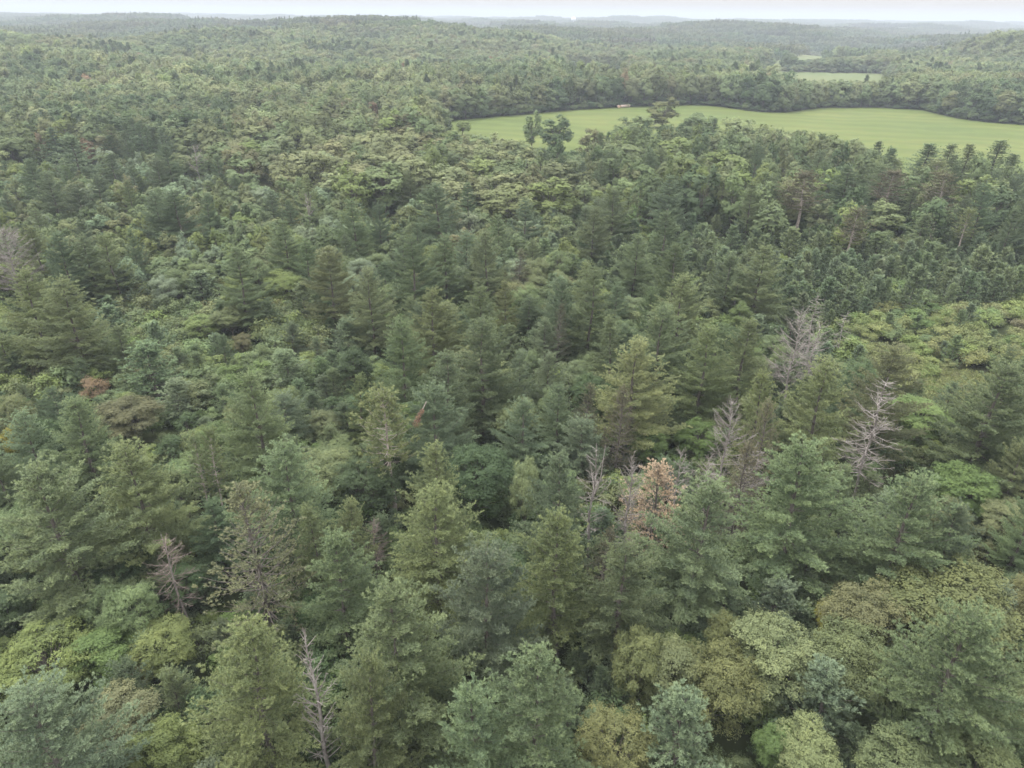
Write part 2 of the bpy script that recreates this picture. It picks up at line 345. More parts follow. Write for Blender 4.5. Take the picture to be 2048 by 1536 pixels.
LIB['broad', 1] = [finish(broad(61 + i, 15, [5.0, 4.6, 5.4, 4.3][i], zb=[.12, .2, .16, .1][i], lobes=[40, 34, 46, 30][i], lr=(1.0, 1.6), nleaf=9500, S=.44), 'leafy_b%d' % i) for i in range(4)]
LIB['broad', 2] = [finish(broad(71 + i, 15, [5.0, 4.6, 5.3][i], zb=[.05, .12, .08][i], lobes=[17, 14, 20][i], lr=(1.35, 2.2), nleaf=3000, S=.82, sides=3), 'leafy_c%d' % i) for i in range(3)]
LIB['jpine', 0] = [finish(pine(81 + i, 9, [2.9, 2.5, 3.2, 2.7][i], zb=.08, step=.5, per=5, twig=.28, tuft=.25, k=12, L=.28, W=.065, inner=.22, flat=.7, shape=[.7, .8, .6, .75][i]), 'young_pine_a%d' % i) for i in range(4)]
LIB['jpine', 1] = [finish(pine(91 + i, 9, [2.8, 2.5, 3.0][i], zb=.08, step=.75, per=5, twig=.5, tuft=.45, k=7, L=.6, W=.22, inner=.2, flat=.7, sides=3), 'young_pine_b%d' % i) for i in range(3)]
LIB['shrub', 0] = [finish(broad(101 + i, 5, [2.2, 2.0, 2.5, 1.9][i], zb=.06, lobes=[16, 14, 20, 16][i], lr=(.4, .75), nleaf=4400, S=.165, multi=3, spread=.9), 'shrub_a%d' % i) for i in range(4)]
LIB['shrub', 1] = [finish(broad(111 + i, 5, [2.2, 2.0, 2.5][i], zb=.06, lobes=12, lr=(.45, .85), nleaf=2000, S=.29, multi=2, spread=.9), 'shrub_b%d' % i) for i in range(3)]
LIB['thin', 0] = [finish(pine(121 + i, 20, [5.2, 4.6][i], zb=[.2, .3][i], step=.7, per=6, k=8, L=.32, W=.075, keep=.55, wood=1.3, sides=4), 'thin_pine%d' % i) for i in range(2)]
LIB['thin', 1] = [finish(pine(131, 20, 4.6, zb=.45, step=.8, per=6, twig=.5, k=7, L=.5, W=.13, keep=.55, wood=1.3, tuft=.45), 'thin_pine_b', M_BARKL)]
LIB['spire', 0] = [finish(pine(171 + i, 20, 3.4, zb=.2, step=.8, per=6, shape=[.62, .8, .7][i], k=9, L=.36, W=.085, twig=.3, inner=.1, zj=.4, wood=.7), 'edge_pine%d' % i) for i in range(3)]
LIB['rust', 0] = [finish(pine(161, 15, 4.2, zb=.2, step=.75, per=6, k=8, L=.3, W=.07, keep=.92, wood=1.0), 'rust_pine')]
LIB['tall', 0] = [finish(pine(141 + i, 20, 3.4, zb=.52, step=.7, shape=.45, twig=.4, k=10, L=.4, W=.11), 'slender_pine%d' % i, M_BARKL) for i in range(2)]
LIB['fern', 0] = [finish(broad(151 + i, 1.2, 1.4, zb=0.0, lobes=9, lr=(.25, .5), nleaf=500, S=.2, multi=1, spread=.8), 'fern%d' % i) for i in range(2)]
def canopy_patch(seed, size=62, n=44, per=150, S=2.3):
    rs = np.random.RandomState(seed); Vs, Fs, Ts, o = [], [], [], 0
    g = int(math.sqrt(n)) + 1
    for i in range(g * g):
        x = (i % g + .5 + rs.uniform(-.42, .42)) / g * size - size / 2; y = (i // g + .5 + rs.uniform(-.42, .42)) / g * size - size / 2
        Hh = rs.uniform(12, 19); con = rs.rand() < .15; r = rs.uniform(4.4, 6.8) * (.7 if con else 1)
        d = rnd_unit(rs, per); d[:, 2] = np.abs(d[:, 2]) * 1.0 - .15
        if con: u = rs.uniform(0, 1, per); P = np.stack([x + d[:, 0] * r * (1 - u), y + d[:, 1] * r * (1 - u), Hh * .35 + u * Hh * .75], -1)
        else: P = np.stack([x + d[:, 0] * r, y + d[:, 1] * r, Hh - 6.5 + d[:, 2] * 6.5], -1) + rs.normal(scale=.3, size=(per, 3))
        P[:, 2] = np.maximum(P[:, 2], 2)
        low = rs.rand(per) < .25; P[low, 2] *= rs.uniform(.3, .8, low.sum())
        V, F, ti = leaves(P, d, np.clip(rs.uniform(.2, .75) * (.55 if con else 1) + rs.uniform(-.1, .1, per), 0, 1), rs, S, .35)
        Vs.append(V); Fs.append(F + o); Ts.append(ti); o += len(V)
    return np_mesh('canopy_patch%d' % seed, np.concatenate(Vs), np.concatenate(Fs), [M_LEAF], tint=np.concatenate(Ts))
PATCH = [canopy_patch(200 + i) for i in range(4)]

# ------------------------------------------------------------------ ground and fields
def polar_ground():
    rad = np.concatenate([[0.0], np.geomspace(8, 45000, 380)]); na = 300
    th = np.linspace(0, 2 * math.pi, na, endpoint=False)
    rr, tt = np.meshgrid(rad[1:], th, indexing='ij'); x = rr * np.sin(tt); y = rr * np.cos(tt)
    V = np.stack([x, y, height(x, y)], -1).reshape(-1, 3); V = np.concatenate([V, [[0, 0, float(height(0, 0))]]])
    n = len(rad) - 1; i = np.arange(n - 1)[:, None] * na; j = np.arange(na)[None, :]; j2 = (j + 1) % na
    F = np.stack([i + j, i + na + j, i + na + j2, i + j2], -1).reshape(-1, 4)
    c = len(V) - 1; cf = np.stack([np.full(na, c), j[0], j2[0], j2[0]], -1)
    me = np_mesh('ground', V, F, [M_GROUND], smooth=True); return me
g = link(bpy.data.objects.new('ground', polar_ground())); g['kind'] = 'structure'
# fields given as outlines on the photo, laid on the ground where they are
FIELDS = {
 'field': ([(868, 246), (960, 236), (1050, 229), (1130, 221), (1250, 214), (1330, 212), (1400, 209), (1440, 214), (1500, 222), (1560, 226), (1640, 216), (1760, 215), (1850, 221), (1920, 238), (1990, 246), (2080, 252), (2300, 262), (2300, 450), (2060, 425), (1900, 385), (1800, 378), (1700, 360), (1560, 333), (1400, 318), (1280, 322), (1150, 330), (1030, 312), (940, 290), (885, 275)], M_FIELD),
 'far_field': ([(1530, 132), (1545, 118), (1575, 110), (1640, 106), (1745, 104), (1762, 109), (1700, 118), (1610, 132), (1560, 141), (1575, 144), (1660, 145), (1770, 148), (1795, 160), (1790, 188), (1500, 192), (1500, 165), (1500, 148)], M_FIELD2),
 'clearing': ([(1130, 138), (1165, 136), (1225, 139), (1262, 147), (1250, 185), (1140, 185), (1115, 150)], M_FIELD2),
}
FP = {}
for nm, (poly, mt) in FIELDS.items():
    W = [unproject(a, b) for a, b in poly]; FP[nm] = W
    if nm != 'field':
        Wa = np.array(W); c_ = 6.0; gx = np.arange(Wa[:, 0].min(), Wa[:, 0].max(), c_); gy = np.arange(Wa[:, 1].min(), Wa[:, 1].max(), c_)
        I, J = np.meshgrid(np.arange(len(gx)), np.arange(len(gy)), indexing='ij'); ins = in_poly(gx[I] + c_ / 2, gy[J] + c_ / 2, W)
        GX, GY = np.meshgrid(np.append(gx, gx[-1] + c_), np.append(gy, gy[-1] + c_), indexing='ij'); n_ = GX.shape[1]
        V = np.stack([GX, GY, height(GX, GY) + .3], -1).reshape(-1, 3); i_, j_ = I[ins], J[ins]
        F = np.stack([i_ * n_ + j_, (i_ + 1) * n_ + j_, (i_ + 1) * n_ + j_ + 1, i_ * n_ + j_ + 1], -1)
        us = np.unique(F); mp_ = np.full(len(V), -1); mp_[us] = np.arange(len(us))
        o = link(bpy.data.objects.new(nm, np_mesh(nm, V[us], mp_[F], [mt], smooth=True))); o['kind'] = 'structure'; continue
    V = np.array([(x, y, float(height(x, y)) + .06) for x, y in W])
    me = bpy.data.meshes.new(nm); me.from_pydata(V.tolist(), [], [list(range(len(V)))[::-1]]); me.materials.append(mt)
    if me.polygons[0].normal.z < 0: me.flip_normals()
    o = link(bpy.data.objects.new(nm, me)); o['kind'] = 'structure'
# small hillside meadow high on the far hill, draped over the slope
hx, hy = unproject(812, 62); hs = np.array([(hx + 13 * math.cos(a) * (1 + .2 * math.sin(3 * a)), hy + 34 * math.sin(a)) for a in np.linspace(0, 2 * math.pi, 24, endpoint=False)])
ctr = hs.mean(0); ringV = [np.array([ctr[0], ctr[1]])] + [ctr + (p - ctr) * f for f in (.33, .66, 1) for p in hs]
mv = [(p[0], p[1], float(height(p[0], p[1])) + .8) for p in ringV]; mf = [(0, 1 + i, 1 + (i + 1) % 24) for i in range(24)]
for b in range(2): mf += [(1 + b * 24 + i, 25 + b * 24 + i, 25 + b * 24 + (i + 1) % 24, 1 + b * 24 + (i + 1) % 24) for i in range(24)]
me = bpy.data.meshes.new('hillside_meadow'); me.from_pydata(mv, [], mf); me.materials.append(M_FIELD2)
o = link(bpy.data.objects.new('hillside_meadow', me)); o['kind'] = 'structure'; FP['hill'] = [tuple(p) for p in hs]

# ------------------------------------------------------------------ colours of the foliage (linear base colours)
COL = dict(g=(.160, .205, .116), y=(.178, .215, .112), b=(.155, .203, .130), d=(.130, .176, .108), dy=(.195, .21, .125), br=(.135, .135, .092), ru=(.36, .275, .21),
           o=(.135, .160, .082), ol=(.172, .194, .102), go=(.134, .150, .070), yg=(.140, .178, .070), vg=(.110, .158, .062), sc=(.152, .176, .078), dg=(.076, .112, .058), mg=(.125, .165, .084), ro=(.19, .145, .095), ry=(.135, .14, .078), yl=(.23, .21, .06))
WORDS = dict(g='mid green', y='yellowish green', b='bluish green', d='dark green', dy='pale yellowish', br='brownish', ru='rust-brown', o='olive green', ol='pale olive', sc='light yellow-green', go='golden-tinged',
             yg='yellow-green', vg='vivid green', dg='very dark green', mg='green', ro='reddish', ry='brown-tinged', yl='bright yellow')
# ------------------------------------------------------------------ trees read off the photo: apex x, apex y, crown width (px), kind, colour, [height]
HAND = [
 (478,1258,225,'pine','y',20),(722,1318,160,'pine','y',19),(785,1170,300,'pine','g',21),(975,1100,210,'pine','b',20),(1085,1300,240,'pine','g',20),(950,1375,190,'pine','b',18),
 (1125,1032,200,'pine','y',20),(1255,1085,170,'pine','g',18),(1412,955,215,'pine','g',20),(1625,893,250,'pine','g',21),(1835,950,215,'pine','g',20),(1925,1005,120,'pine','b',17),
 (1960,1215,290,'pine','g',20),(60,1395,250,'pine','b',17),(75,935,270,'pine','g',21),(245,890,200,'pine','y',20),(560,880,190,'pine','g',19),(665,1062,180,'pine','g',18),
 (870,985,250,'pine','y',19),(870,885,140,'pine','y',19),(1128,905,155,'pine','b',20),(895,705,130,'pine','b',19),(862,778,160,'pine','b',18),(500,748,170,'pine','g',20),
 (800,640,140,'pine','g',20),(860,580,160,'pine','y',19),(962,640,180,'pine','g',21),(965,572,120,'pine','g',18),(735,540,130,'pine','g',19),(655,500,115,'pine','y',19),(825,474,110,'pine','g',20),
 (890,472,110,'pine','g',18),(975,462,105,'pine','g',19),(1322,615,170,'pine','g',20),(1270,682,190,'pine','y',20),(1232,632,100,'pine','g',18),(1368,550,150,'pine','y',19),(1420,655,130,'pine','y',19),
 (1185,540,120,'pine','g',20),(1118,560,80,'pine','d',18),(1500,640,110,'pine','y',19),(1530,490,125,'pine','g',19),(1530,738,95,'pine','y',18),(1460,510,80,'pine','g',16),(1355,490,115,'pine','g',18),
 (1275,470,95,'pine','g',17),(1095,705,90,'pine','b',14),(1090,640,90,'pine','b',12),(1045,795,120,'pine','b',15),(1120,770,90,'pine','b',15),(1040,700,70,'pine','b',13),(1660,720,150,'pine','y',20),
 (1788,700,150,'pine','dy',20),(2012,728,190,'pine','g',20),(115,558,140,'pine','y',20),(35,540,130,'pine','y',20),(62,452,80,'pine','y',18),(112,464,90,'pine','d',19),(165,470,85,'pine','d',18),(208,468,80,'pine','y',18),
 (470,495,105,'pine','g',19),(350,380,110,'pine','d',19),(308,384,90,'pine','d',18),(138,272,90,'pine','d',20),(92,344,75,'pine','d',18),(58,318,65,'pine','d',17),(218,308,60,'pine','d',14),(330,290,70,'pine','d',19),
 (310,318,60,'pine','d',16),(188,352,55,'pine','d',15),(150,372,60,'pine','d',15),(565,440,85,'pine','g',17),(540,380,50,'pine','d',14),(705,400,95,'pine','g',19),(755,404,55,'pine','d',17),(615,350,50,'pine','y',18),
 (875,370,100,'pine','d',19),(1050,400,75,'pine','b',17),(1188,415,85,'pine','g',17),(1228,378,100,'pine','g',18),(1345,352,85,'pine','b',19),(1335,425,90,'pine','g',17),(1000,430,65,'pine','g',15),
 (1700,332,115,'pine','d',20),(1640,300,80,'pine','g',18),(1858,288,75,'spire','d',18),(1906,288,50,'spire','g',19),(1942,290,54,'spire','g',19),(2003,284,76,'spire','g',19),(1830,378,50,'spire','g',14),(1852,428,50,'spire','g',13),(1770,330,70,'pine','g',18),
 (2030,310,66,'spire','d',18),(1480,540,60,'pine','g',14),(230,650,80,'pine','g',12),(140,800,120,'pine','g',17),(40,820,110,'pine','b',15),(1010,560,60,'pine','y',15),(610,480,60,'pine','g',14),
 (770,785,110,'tall','y',20),(383,870,46,'tall','y',16),(408,862,46,'tall','y',17),(1898,350,62,'tall','br',21),(1715,418,50,'tall','br',17),(1615,345,66,'tall','br',21),(1940,420,36,'tall','y',15),(1785,345,60,'tall','br',18),(1880,322,50,'tall','y',19),
 (490,982,220,'thin','dy',20),(1245,775,90,'thin','br',16),(1175,765,80,'thin','br',15),(1540,800,90,'thin','dy',17),(1500,885,110,'thin','br',16),(1215,1050,90,'thin','br',15),(1040,500,55,'thin','br',13),(1115,610,60,'thin','br',15),
 (620,1002,100,'pine','y',15),(692,1000,100,'pine','y',14),(1318,930,155,'rust','ru',15),
 # young pines
 (1620,1102,95,'jpine','b',9),(1560,1165,120,'jpine','b',9),(1372,1402,160,'jpine','b',12),(1672,1340,140,'jpine','b',11),(180,893,55,'jpine','b',9),(250,1330,90,'jpine','b',8),(290,690,120,'jpine','d',11),(570,700,90,'jpine','b',9),
 (395,545,65,'jpine','b',9),(250,545,60,'jpine','b',9),(190,530,70,'jpine','b',9),(690,640,80,'jpine','b',9),(345,760,80,'jpine','b',8),(1460,1170,90,'jpine','b',8),(2010,1180,90,'jpine','b',10),(605,570,60,'jpine','g',9),(580,650,60,'jpine','b',8),
 (1660,560,50,'jpine','d',8),(1840,540,60,'jpine','d',11),(1970,500,55,'jpine','g',11),(1760,470,60,'jpine','g',10),(1590,460,50,'jpine','g',10),(1640,470,40,'jpine','g',9),(1790,990,90,'jpine','b',8),(1130,1370,70,'jpine','b',7),
 # broad leaved trees
 (1925,1148,230,'broad','go',13),(1760,1168,140,'broad','ry',12),(1680,1200,60,'broad','yl',9),(1560,1245,160,'broad','o',12),(1715,1255,160,'broad','o',12),(1280,1255,115,'broad','go',12),(1345,1285,130,'broad','o',11),
 (1445,1300,160,'broad','go',11),(1240,1432,150,'broad','go',10),(1625,1455,120,'broad','o',9),(1562,1450,70,'broad','vg',8),(1820,1488,130,'broad','o',10),(1985,1470,140,'broad','o',10),(1470,1225,90,'broad','go',10),
 (210,1405,140,'broad','ry',9),(302,1450,120,'broad','yg',8),(70,1270,170,'broad','yg',9),(195,1255,120,'broad','vg',8),(312,1250,110,'broad','yg',8),(275,1300,60,'broad','ry',6),(190,1165,80,'broad','mg',11),(245,1165,90,'broad','mg',11),
 (725,905,130,'broad','dg',12),(955,890,140,'broad','dg',13),(1055,905,60,'broad','y',15),(1950,930,110,'broad','vg',9),(1850,800,110,'broad','vg',8),(1905,985,90,'broad','o',10),(250,795,120,'broad','ry',9),(640,900,120,'broad','o',10),
 (560,540,70,'broad','yg',9),(455,610,90,'broad','o',8),(400,625,70,'broad','yg',7),(20,840,60,'broad','yl',9),(230,1090,120,'broad','dg',9),(350,1130,80,'broad','dg',8),(480,665,34,'broad','ry',6),(1400,840,90,'broad','vg',8),(1300,850,80,'broad','vg',8),
 (1330,196,60,'broad','go',17),(1112,230,56,'broad','dg',18),(1065,222,34,'broad','mg',18),(1186,252,50,'broad','ry',17),(1275,228,80,'broad','mg',17),(1400,222,80,'broad','mg',17),(1480,232,60,'broad','y',17),(925,240,35,'broad','yg',8),
 (1960,350,62,'broad','yg',16),(1650,400,45,'broad','y',12),(1780,400,50,'broad','y',12),(1550,400,60,'broad','mg',15),(1460,300,80,'broad','yg',18),(1350,272,80,'broad','yg',18),(1250,280,70,'broad','o',17),(1345,322,34,'broad','yg',19),
 (1020,365,110,'broad','o',15),(1100,355,90,'broad','yg',15),(1120,320,70,'broad','o',15),(172,275,24,'broad','ro',13),(72,270,24,'broad','ro',12),(745,200,22,'broad','ro',15),(700,420,40,'broad','yg',10),(765,225,50,'broad','ry',13),
 (1498,95,15,'broad','ro',22),(660,222,44,'broad','ry',13),
]
SPECIAL = [  # dead trees: apex x,y, foot x,y (where the trunk meets the leaves), width px, height, options, label
 (1775,752,1742,985,110,21,dict(up=12,step=.42,per=5,twigs=.5,rmax=1.3),'tall silver-grey dead pine with short bare horizontal branches beside yellowing pine'),
 (1470,800,1440,985,110,18,dict(up=50,step=.42,per=5),'pale bare dead tree with upswept branches, brushy brown limbs below'),
 (1605,625,1590,800,115,19,dict(up=38,step=.45,per=5),'grey dead tree with many curved upswept branches, before the yellow-green thicket'),
 (1190,885,1205,1020,95,18,dict(up=30,step=.7,fork=True),'forked bleached dead tree leaning between bluish pine and fan-shaped snag'),
 (1268,915,1265,1040,90,17,dict(up=48,step=.35,per=6,twigs=.6),'fan-shaped silvery dead tree between forked snag and rust-brown pine'),
 (1368,905,1372,1010,95,15,dict(up=42,step=.7),'bare dead treetop rising directly behind the rust-brown pine'),
 (612,1270,600,1440,100,20,dict(up=62,step=.6,per=5,twigs=.5,rmax=1.3),'bleached dead tree with candelabra of upright bare branches in lower left'),
 (325,1065,345,1210,95,14,dict(up=12,step=.45,per=5),'grey-brown dead young pine with level twiggy branches in lower left'),
 (742,1045,745,1110,65,9,dict(up=30,step=.35,per=6),'small pinkish-grey twiggy dead tree between pale green pines'),
 (-2,458,-2,570,100,19,dict(up=35,step=.4,per=6,rmax=1.2),'pale grey dead tree cut off by left edge'),
 (385,288,388,325,42,15,dict(up=45,step=.8,per=5,twigs=.4,rmax=2.2),'bare whitish dead crown at edge of oak slope, upper left'),
 (612,385,612,450,34,15,dict(up=45,step=.8,per=4,fork=True,rmax=2.0),'twin-stemmed whitish dead tree between pines left of centre'),
 (765,342,768,400,60,15,dict(up=45,step=.45,per=6,rmax=1.2),'greyish-purple leafless tree on lower edge of oak slope'),
 (1640,585,1640,690,46,15,dict(up=8,step=.5,per=4),'thin bare dead pine top, narrow, among yellow-green trees right of centre'),
 (1692,622,1690,700,44,11,dict(up=5,step=.5,per=4),'small bare dead pine standing in yellow-green thicket'),
 (1348,1290,1348,1330,10,6,dict(up=5,step=2,per=1),None),
 (1622,447,1620,500,8,9,dict(up=5,step=3,per=1,zb=.6,rmax=1.6),'pale branchless pole trunk standing among young pines at wood edge'),
 (1502,898,1500,1015,115,14,dict(up=10,step=.34,per=6,rmax=.8),'brown twiggy dead tree tangled against the right side of upswept bare dead tree'),
 (1425,912,1428,1000,80,12,dict(up=20,step=.4,per=5),'low grey dead tree with fine twigs left of upswept bare dead tree'),
 (1640,640,1632,740,70,15,dict(up=30,step=.45,per=5),'slim grey dead tree just right of the curved-branched dead tree'),
 (845,780,838,850,20,3,None,None),
]
def place(px, py, H, foot=None):
    """ground point of a tree whose top is seen at this photo pixel"""
    return unproject(px, py, H)

rng = np.random.RandomState(7)
trees = []   # dict(kind,x,y,z,H,R,col,hand,...)
for px, py, w, kind, col, H in HAND:
    x, y = place(px, py, H); z = float(height(x, y))
    sl = math.sqrt(x * x + y * y + (CAMZ - z - H * .6) ** 2)
    trees.append(dict(kind=kind, x=x, y=y, z=z, H=H, R=min(.5 * w / FPX * sl, H * (.52 if kind == 'broad' and px < 1800 else .7)), col=col, hand=1, px=px, py=py, w=w))
HX = np.array([t['x'] for t in trees]); HY = np.array([t['y'] for t in trees]); HR = np.array([t['R'] for t in trees]); HP = np.array([(t['px'], t['py'], t['w']) for t in trees], float)
HD = np.hypot(HX, HY); HH = np.array([t['H'] for t in trees], float)
SN = []
for a, b, c, d, w, H, opt, lab in SPECIAL:
    if lab is None: continue
    x, y = place(a, b, H); SN.append((x, y, w, H, opt, lab, a, b))
SX = np.array([s[0] for s in SN]); SY = np.array([s[1] for s in SN]); SPX = np.array([(s[6], s[7], s[2]) for s in SN], float); SD = np.hypot(SX, SY)

ZONES = [
 ('oakhill', [(430,262),(560,215),(700,178),(860,196),(880,252),(1000,272),(1060,330),(1150,385),(1110,405),(960,395),(900,380),(820,370),(700,385),(560,360),(440,335)]),
 ('shrubR', [(1640,640),(1760,590),(2100,570),(2400,560),(2400,720),(1975,730),(1950,800),(1880,860),(1810,780),(1740,690)]),
 ('youngR', [(1130,450),(1400,405),(1600,455),(1750,480),(2400,470),(2400,575),(1800,590),(1640,640),(1500,575),(1150,560)]),
 ('edge', [(1170,290),(1230,245),(1300,222),(1500,226),(1700,262),(2400,330),(2400,480),(1750,490),(1600,460),(1400,405),(1200,350)]),
 ('hedge', [(860,236),(1170,240),(1170,330),(1060,310),(870,262)]),
 ('lowL', [(150,600),(250,560),(560,560),(640,650),(600,760),(300,800),(0,770),(-200,770),(-200,700),(120,690)]),
 ('leftmid', [(-300,255),(430,262),(440,335),(700,385),(900,380),(1110,405),(1140,450),(1150,560),(560,560),(-300,560)]),
 ('oakBR', [(1190,1235),(1480,1190),(1750,1150),(2400,1120),(2400,1800),(1190,1800)]),
 ('bushBL', [(-300,1190),(330,1160),(420,1300),(400,1800),(-300,1800)]),
]
def zone_of(x, y, z0=10):
    P = np.stack([x, y, height(x, y) + z0], -1); q = project(P); D = np.hypot(x, y)
    out = np.where(D < 215, 'pine', 'far').astype(object); done = np.zeros(len(x), bool)
    for nm, poly in ZONES:
        m = in_poly(q[:, 0], q[:, 1], poly) & ~done & (q[:, 2] > 0); out[m] = nm; done |= m
    return out
def in_fields(x, y, mar=0):
    m = np.zeros(len(x), bool)
    for W in FP.values(): m |= in_poly(x, y, W)
    return m
CLEAR_PX = [(1800,790),(1880,745),(1990,760),(2000,800),(1960,830),(1850,830)]
CLEAR_W = [unproject(a, b) for a, b in CLEAR_PX]

def vnoise(x, y, s, seed):
    return np.sin(x / s + seed) * np.cos(y / s * 1.13 + seed * 2.1) * .5 + .5 * np.sin((x + y) / s * 1.7 + seed * 3.3) * np.cos((x - y) / s * 1.45 + seed)
def grid(cell, D0, D1, seed, jit=.45):
    rs = np.random.RandomState(seed); W = D1 * .80 + 30
    nx = int(2 * W / cell); ny = int((D1 + 30) / cell)
    ix, iy = np.meshgrid(np.arange(nx), np.arange(ny), indexing='ij')
    x = (ix.ravel() + .5 + rs.uniform(-jit, jit, nx * ny)) * cell - W; y = (iy.ravel() + .5 + rs.uniform(-jit, jit, nx * ny)) * cell - 5
    D = np.hypot(x, y); m = (D >= D0) & (D < D1) & (np.abs(x) < y * .74 + 24); x, y = x[m], y[m]
    m = ~in_fields(x, y); return x[m], y[m]
def cover_ok(x, y, H, R, fy=.62):
    """do not hide the marked trees' tops, do not stand inside their crowns"""
    d = np.hypot(HX - x, HY - y); R = R * 1.2
    if (d < .62 * (HR + R)).any() if H > 7 else (d < .25 * HR).any(): return False
    q = project(np.array([[x, y, float(height(x, y)) + H]]))[0]; D = math.hypot(x, y)
    f = (HD > D) & (np.abs(HP[:, 0] - q[0]) < .36 * HP[:, 2] + R * FPX / q[2] * .75) & (q[1] < HP[:, 1] + fy * HP[:, 2] ) & (D > HD - 60)
    if f.any(): return False
    s = (SD > D) & (np.abs(SPX[:, 0] - q[0]) < .4 * SPX[:, 2] + R * FPX / q[2] * .8) & (q[1] < SPX[:, 1] + 1.5 * SPX[:, 2]) & (D > SD - 60)
    return not s.any()
OPEN = [([(868,246),(960,236),(1050,229),(1130,221),(1250,214),(1330,212),(1440,214),(1500,222),(1560,226),(1640,216),(1760,215),(1850,221),(1920,238),(2080,252),(2400,262),(2400,340),(2048,322),(1990,300),(1900,294),(1800,288),(1700,272),(1640,262),(1560,248),(1480,234),(1420,222),(1340,224),(1285,230),(1230,252),(1190,262),(1130,285),(1090,262),(1040,264),(950,262),(890,258)], 0, 535),
        ([(1600,109),(1740,105),(1745,110),(1650,115),(1590,121)], 535, 1420), ([(1562,143),(1660,146),(1775,149),(1788,161),(1620,160),(1558,154)], 535, 1100), ([(1552,124),(1572,124),(1562,142),(1550,142)], 535, 1100),
        ([(1135,138),(1225,138),(1258,147),(1135,149)], 535, 1100)]
def add(kind, x, y, H, R, col, **k):
    D = math.hypot(x, y)
    if 240 < D < 1300 and not k.get('label'):
        z = float(height(x, y))
        for it in range(4):
            pts = np.array([(x + dx * R * .7, y, z + H * f) for dx, f in ((0, 1), (0, .8), (-1, .8), (1, .8), (0, .6), (-1, .6), (1, .6))]); q = project(pts)
            if not any(D < d1 and D >= d0 and in_poly(q[:, 0], q[:, 1], poly).any() for poly, d0, d1 in OPEN): break
            H *= .8; R *= .9
        else: return
        if H < (2.2 if kind in ('shrub', 'jpine') else 4.5): return
    trees.append(dict(kind=kind, x=float(x), y=float(y), z=float(height(x, y)), H=float(H), R=float(R), col=col, hand=0, **k))
def pick(rs, opts):
    u = rs.rand() * sum(w for _, w in opts)
    for c, w in opts:
        u -= w
        if u <= 0: return c
    return opts[-1][0]
# --- layer 1: canopy trees within 330 m
x, y = grid(5.2, 12, 330, 21); z = zone_of(x, y); rs = np.random.RandomState(5)
acc = []
for i in np.argsort(rs.rand(len(x))):
    zn = z[i]; X, Y = x[i], y[i]; n1 = vnoise(X, Y, 19, 1.0)
    if zn == 'oakhill': kind = 'broad'; H = rs.uniform(13, 18); R = rs.uniform(5.0, 7.2); col = pick(rs, [('ol', 6), ('yg', 1), ('mg', 2), ('y', 1.5), ('ry', .4)])
    elif zn == 'shrubR' or zn == 'youngR' or zn == 'lowL': continue
    elif zn == 'edge':
        kind = 'pine' if rs.rand() < (.25 + .4 * (X > 130)) else 'broad'; H = rs.uniform(16, 20.5); R = rs.uniform(3.4, 5.2); col = pick(rs, [('d', 3), ('g', 3)]) if kind == 'pine' else pick(rs, [('mg', 4), ('o', 3), ('dg', 2), ('yg', 1)])
    elif zn == 'hedge':
        kind = 'broad'; H = rs.uniform(5, 8); R = rs.uniform(2.5, 3.5); col = pick(rs, [('dg', 3), ('mg', 3)])
    elif zn == 'leftmid':
        if rs.rand() < .17: kind = 'pine'; H = rs.uniform(11, 16); R = rs.uniform(2.8, 4.2); col = pick(rs, [('d', 3), ('g', 2), ('b', 1)])
        else: kind = 'broad'; H = rs.uniform(8, 12); R = rs.uniform(2.4, 3.8); col = pick(rs, [('mg', 4), ('o', 3), ('yg', 2), ('ry', .5), ('b', 2)])
    elif zn == 'oakBR': kind = 'broad'; H = rs.uniform(8, 12); R = rs.uniform(2.8, 4.2); col = pick(rs, [('o', 5), ('go', 1.5), ('dg', 2), ('mg', 2)])
    elif zn == 'bushBL': kind = 'broad'; H = rs.uniform(6, 8.5); R = rs.uniform(2.4, 3.4); col = pick(rs, [('mg', 4), ('dg', 3), ('yg', 2), ('vg', 1)])
    elif zn == 'pine':
        if rs.rand() < .55: kind = 'pine'; H = rs.uniform(11, 16.5); R = rs.uniform(2.8, 4.4); col = pick(rs, [('g', 4), ('y', 2), ('b', 2), ('d', 2)])
        else: kind = 'broad'; H = rs.uniform(7, 12); R = rs.uniform(2.5, 3.8); col = pick(rs, [('mg', 4), ('dg', 3), ('o', 2), ('vg', 1)])
    else:
        kind = 'pine' if rs.rand() < .22 else 'broad'; H = rs.uniform(13, 17); R = rs.uniform(3.2, 5); col = pick(rs, [('d', 3), ('g', 2)]) if kind == 'pine' else pick(rs, [('o', 4), ('mg', 4), ('yg', 1), ('dg', 1)])
    if acc and min((a - X) ** 2 / (.74 * (r + R)) ** 2 + (b - Y) ** 2 / (.74 * (r + R)) ** 2 for a, b, r in acc) < 1: continue
    if not cover_ok(X, Y, H, R, .25 if zn == 'edge' else .62): continue
    acc.append((X, Y, R)); add(kind, X, Y, H, R, col)
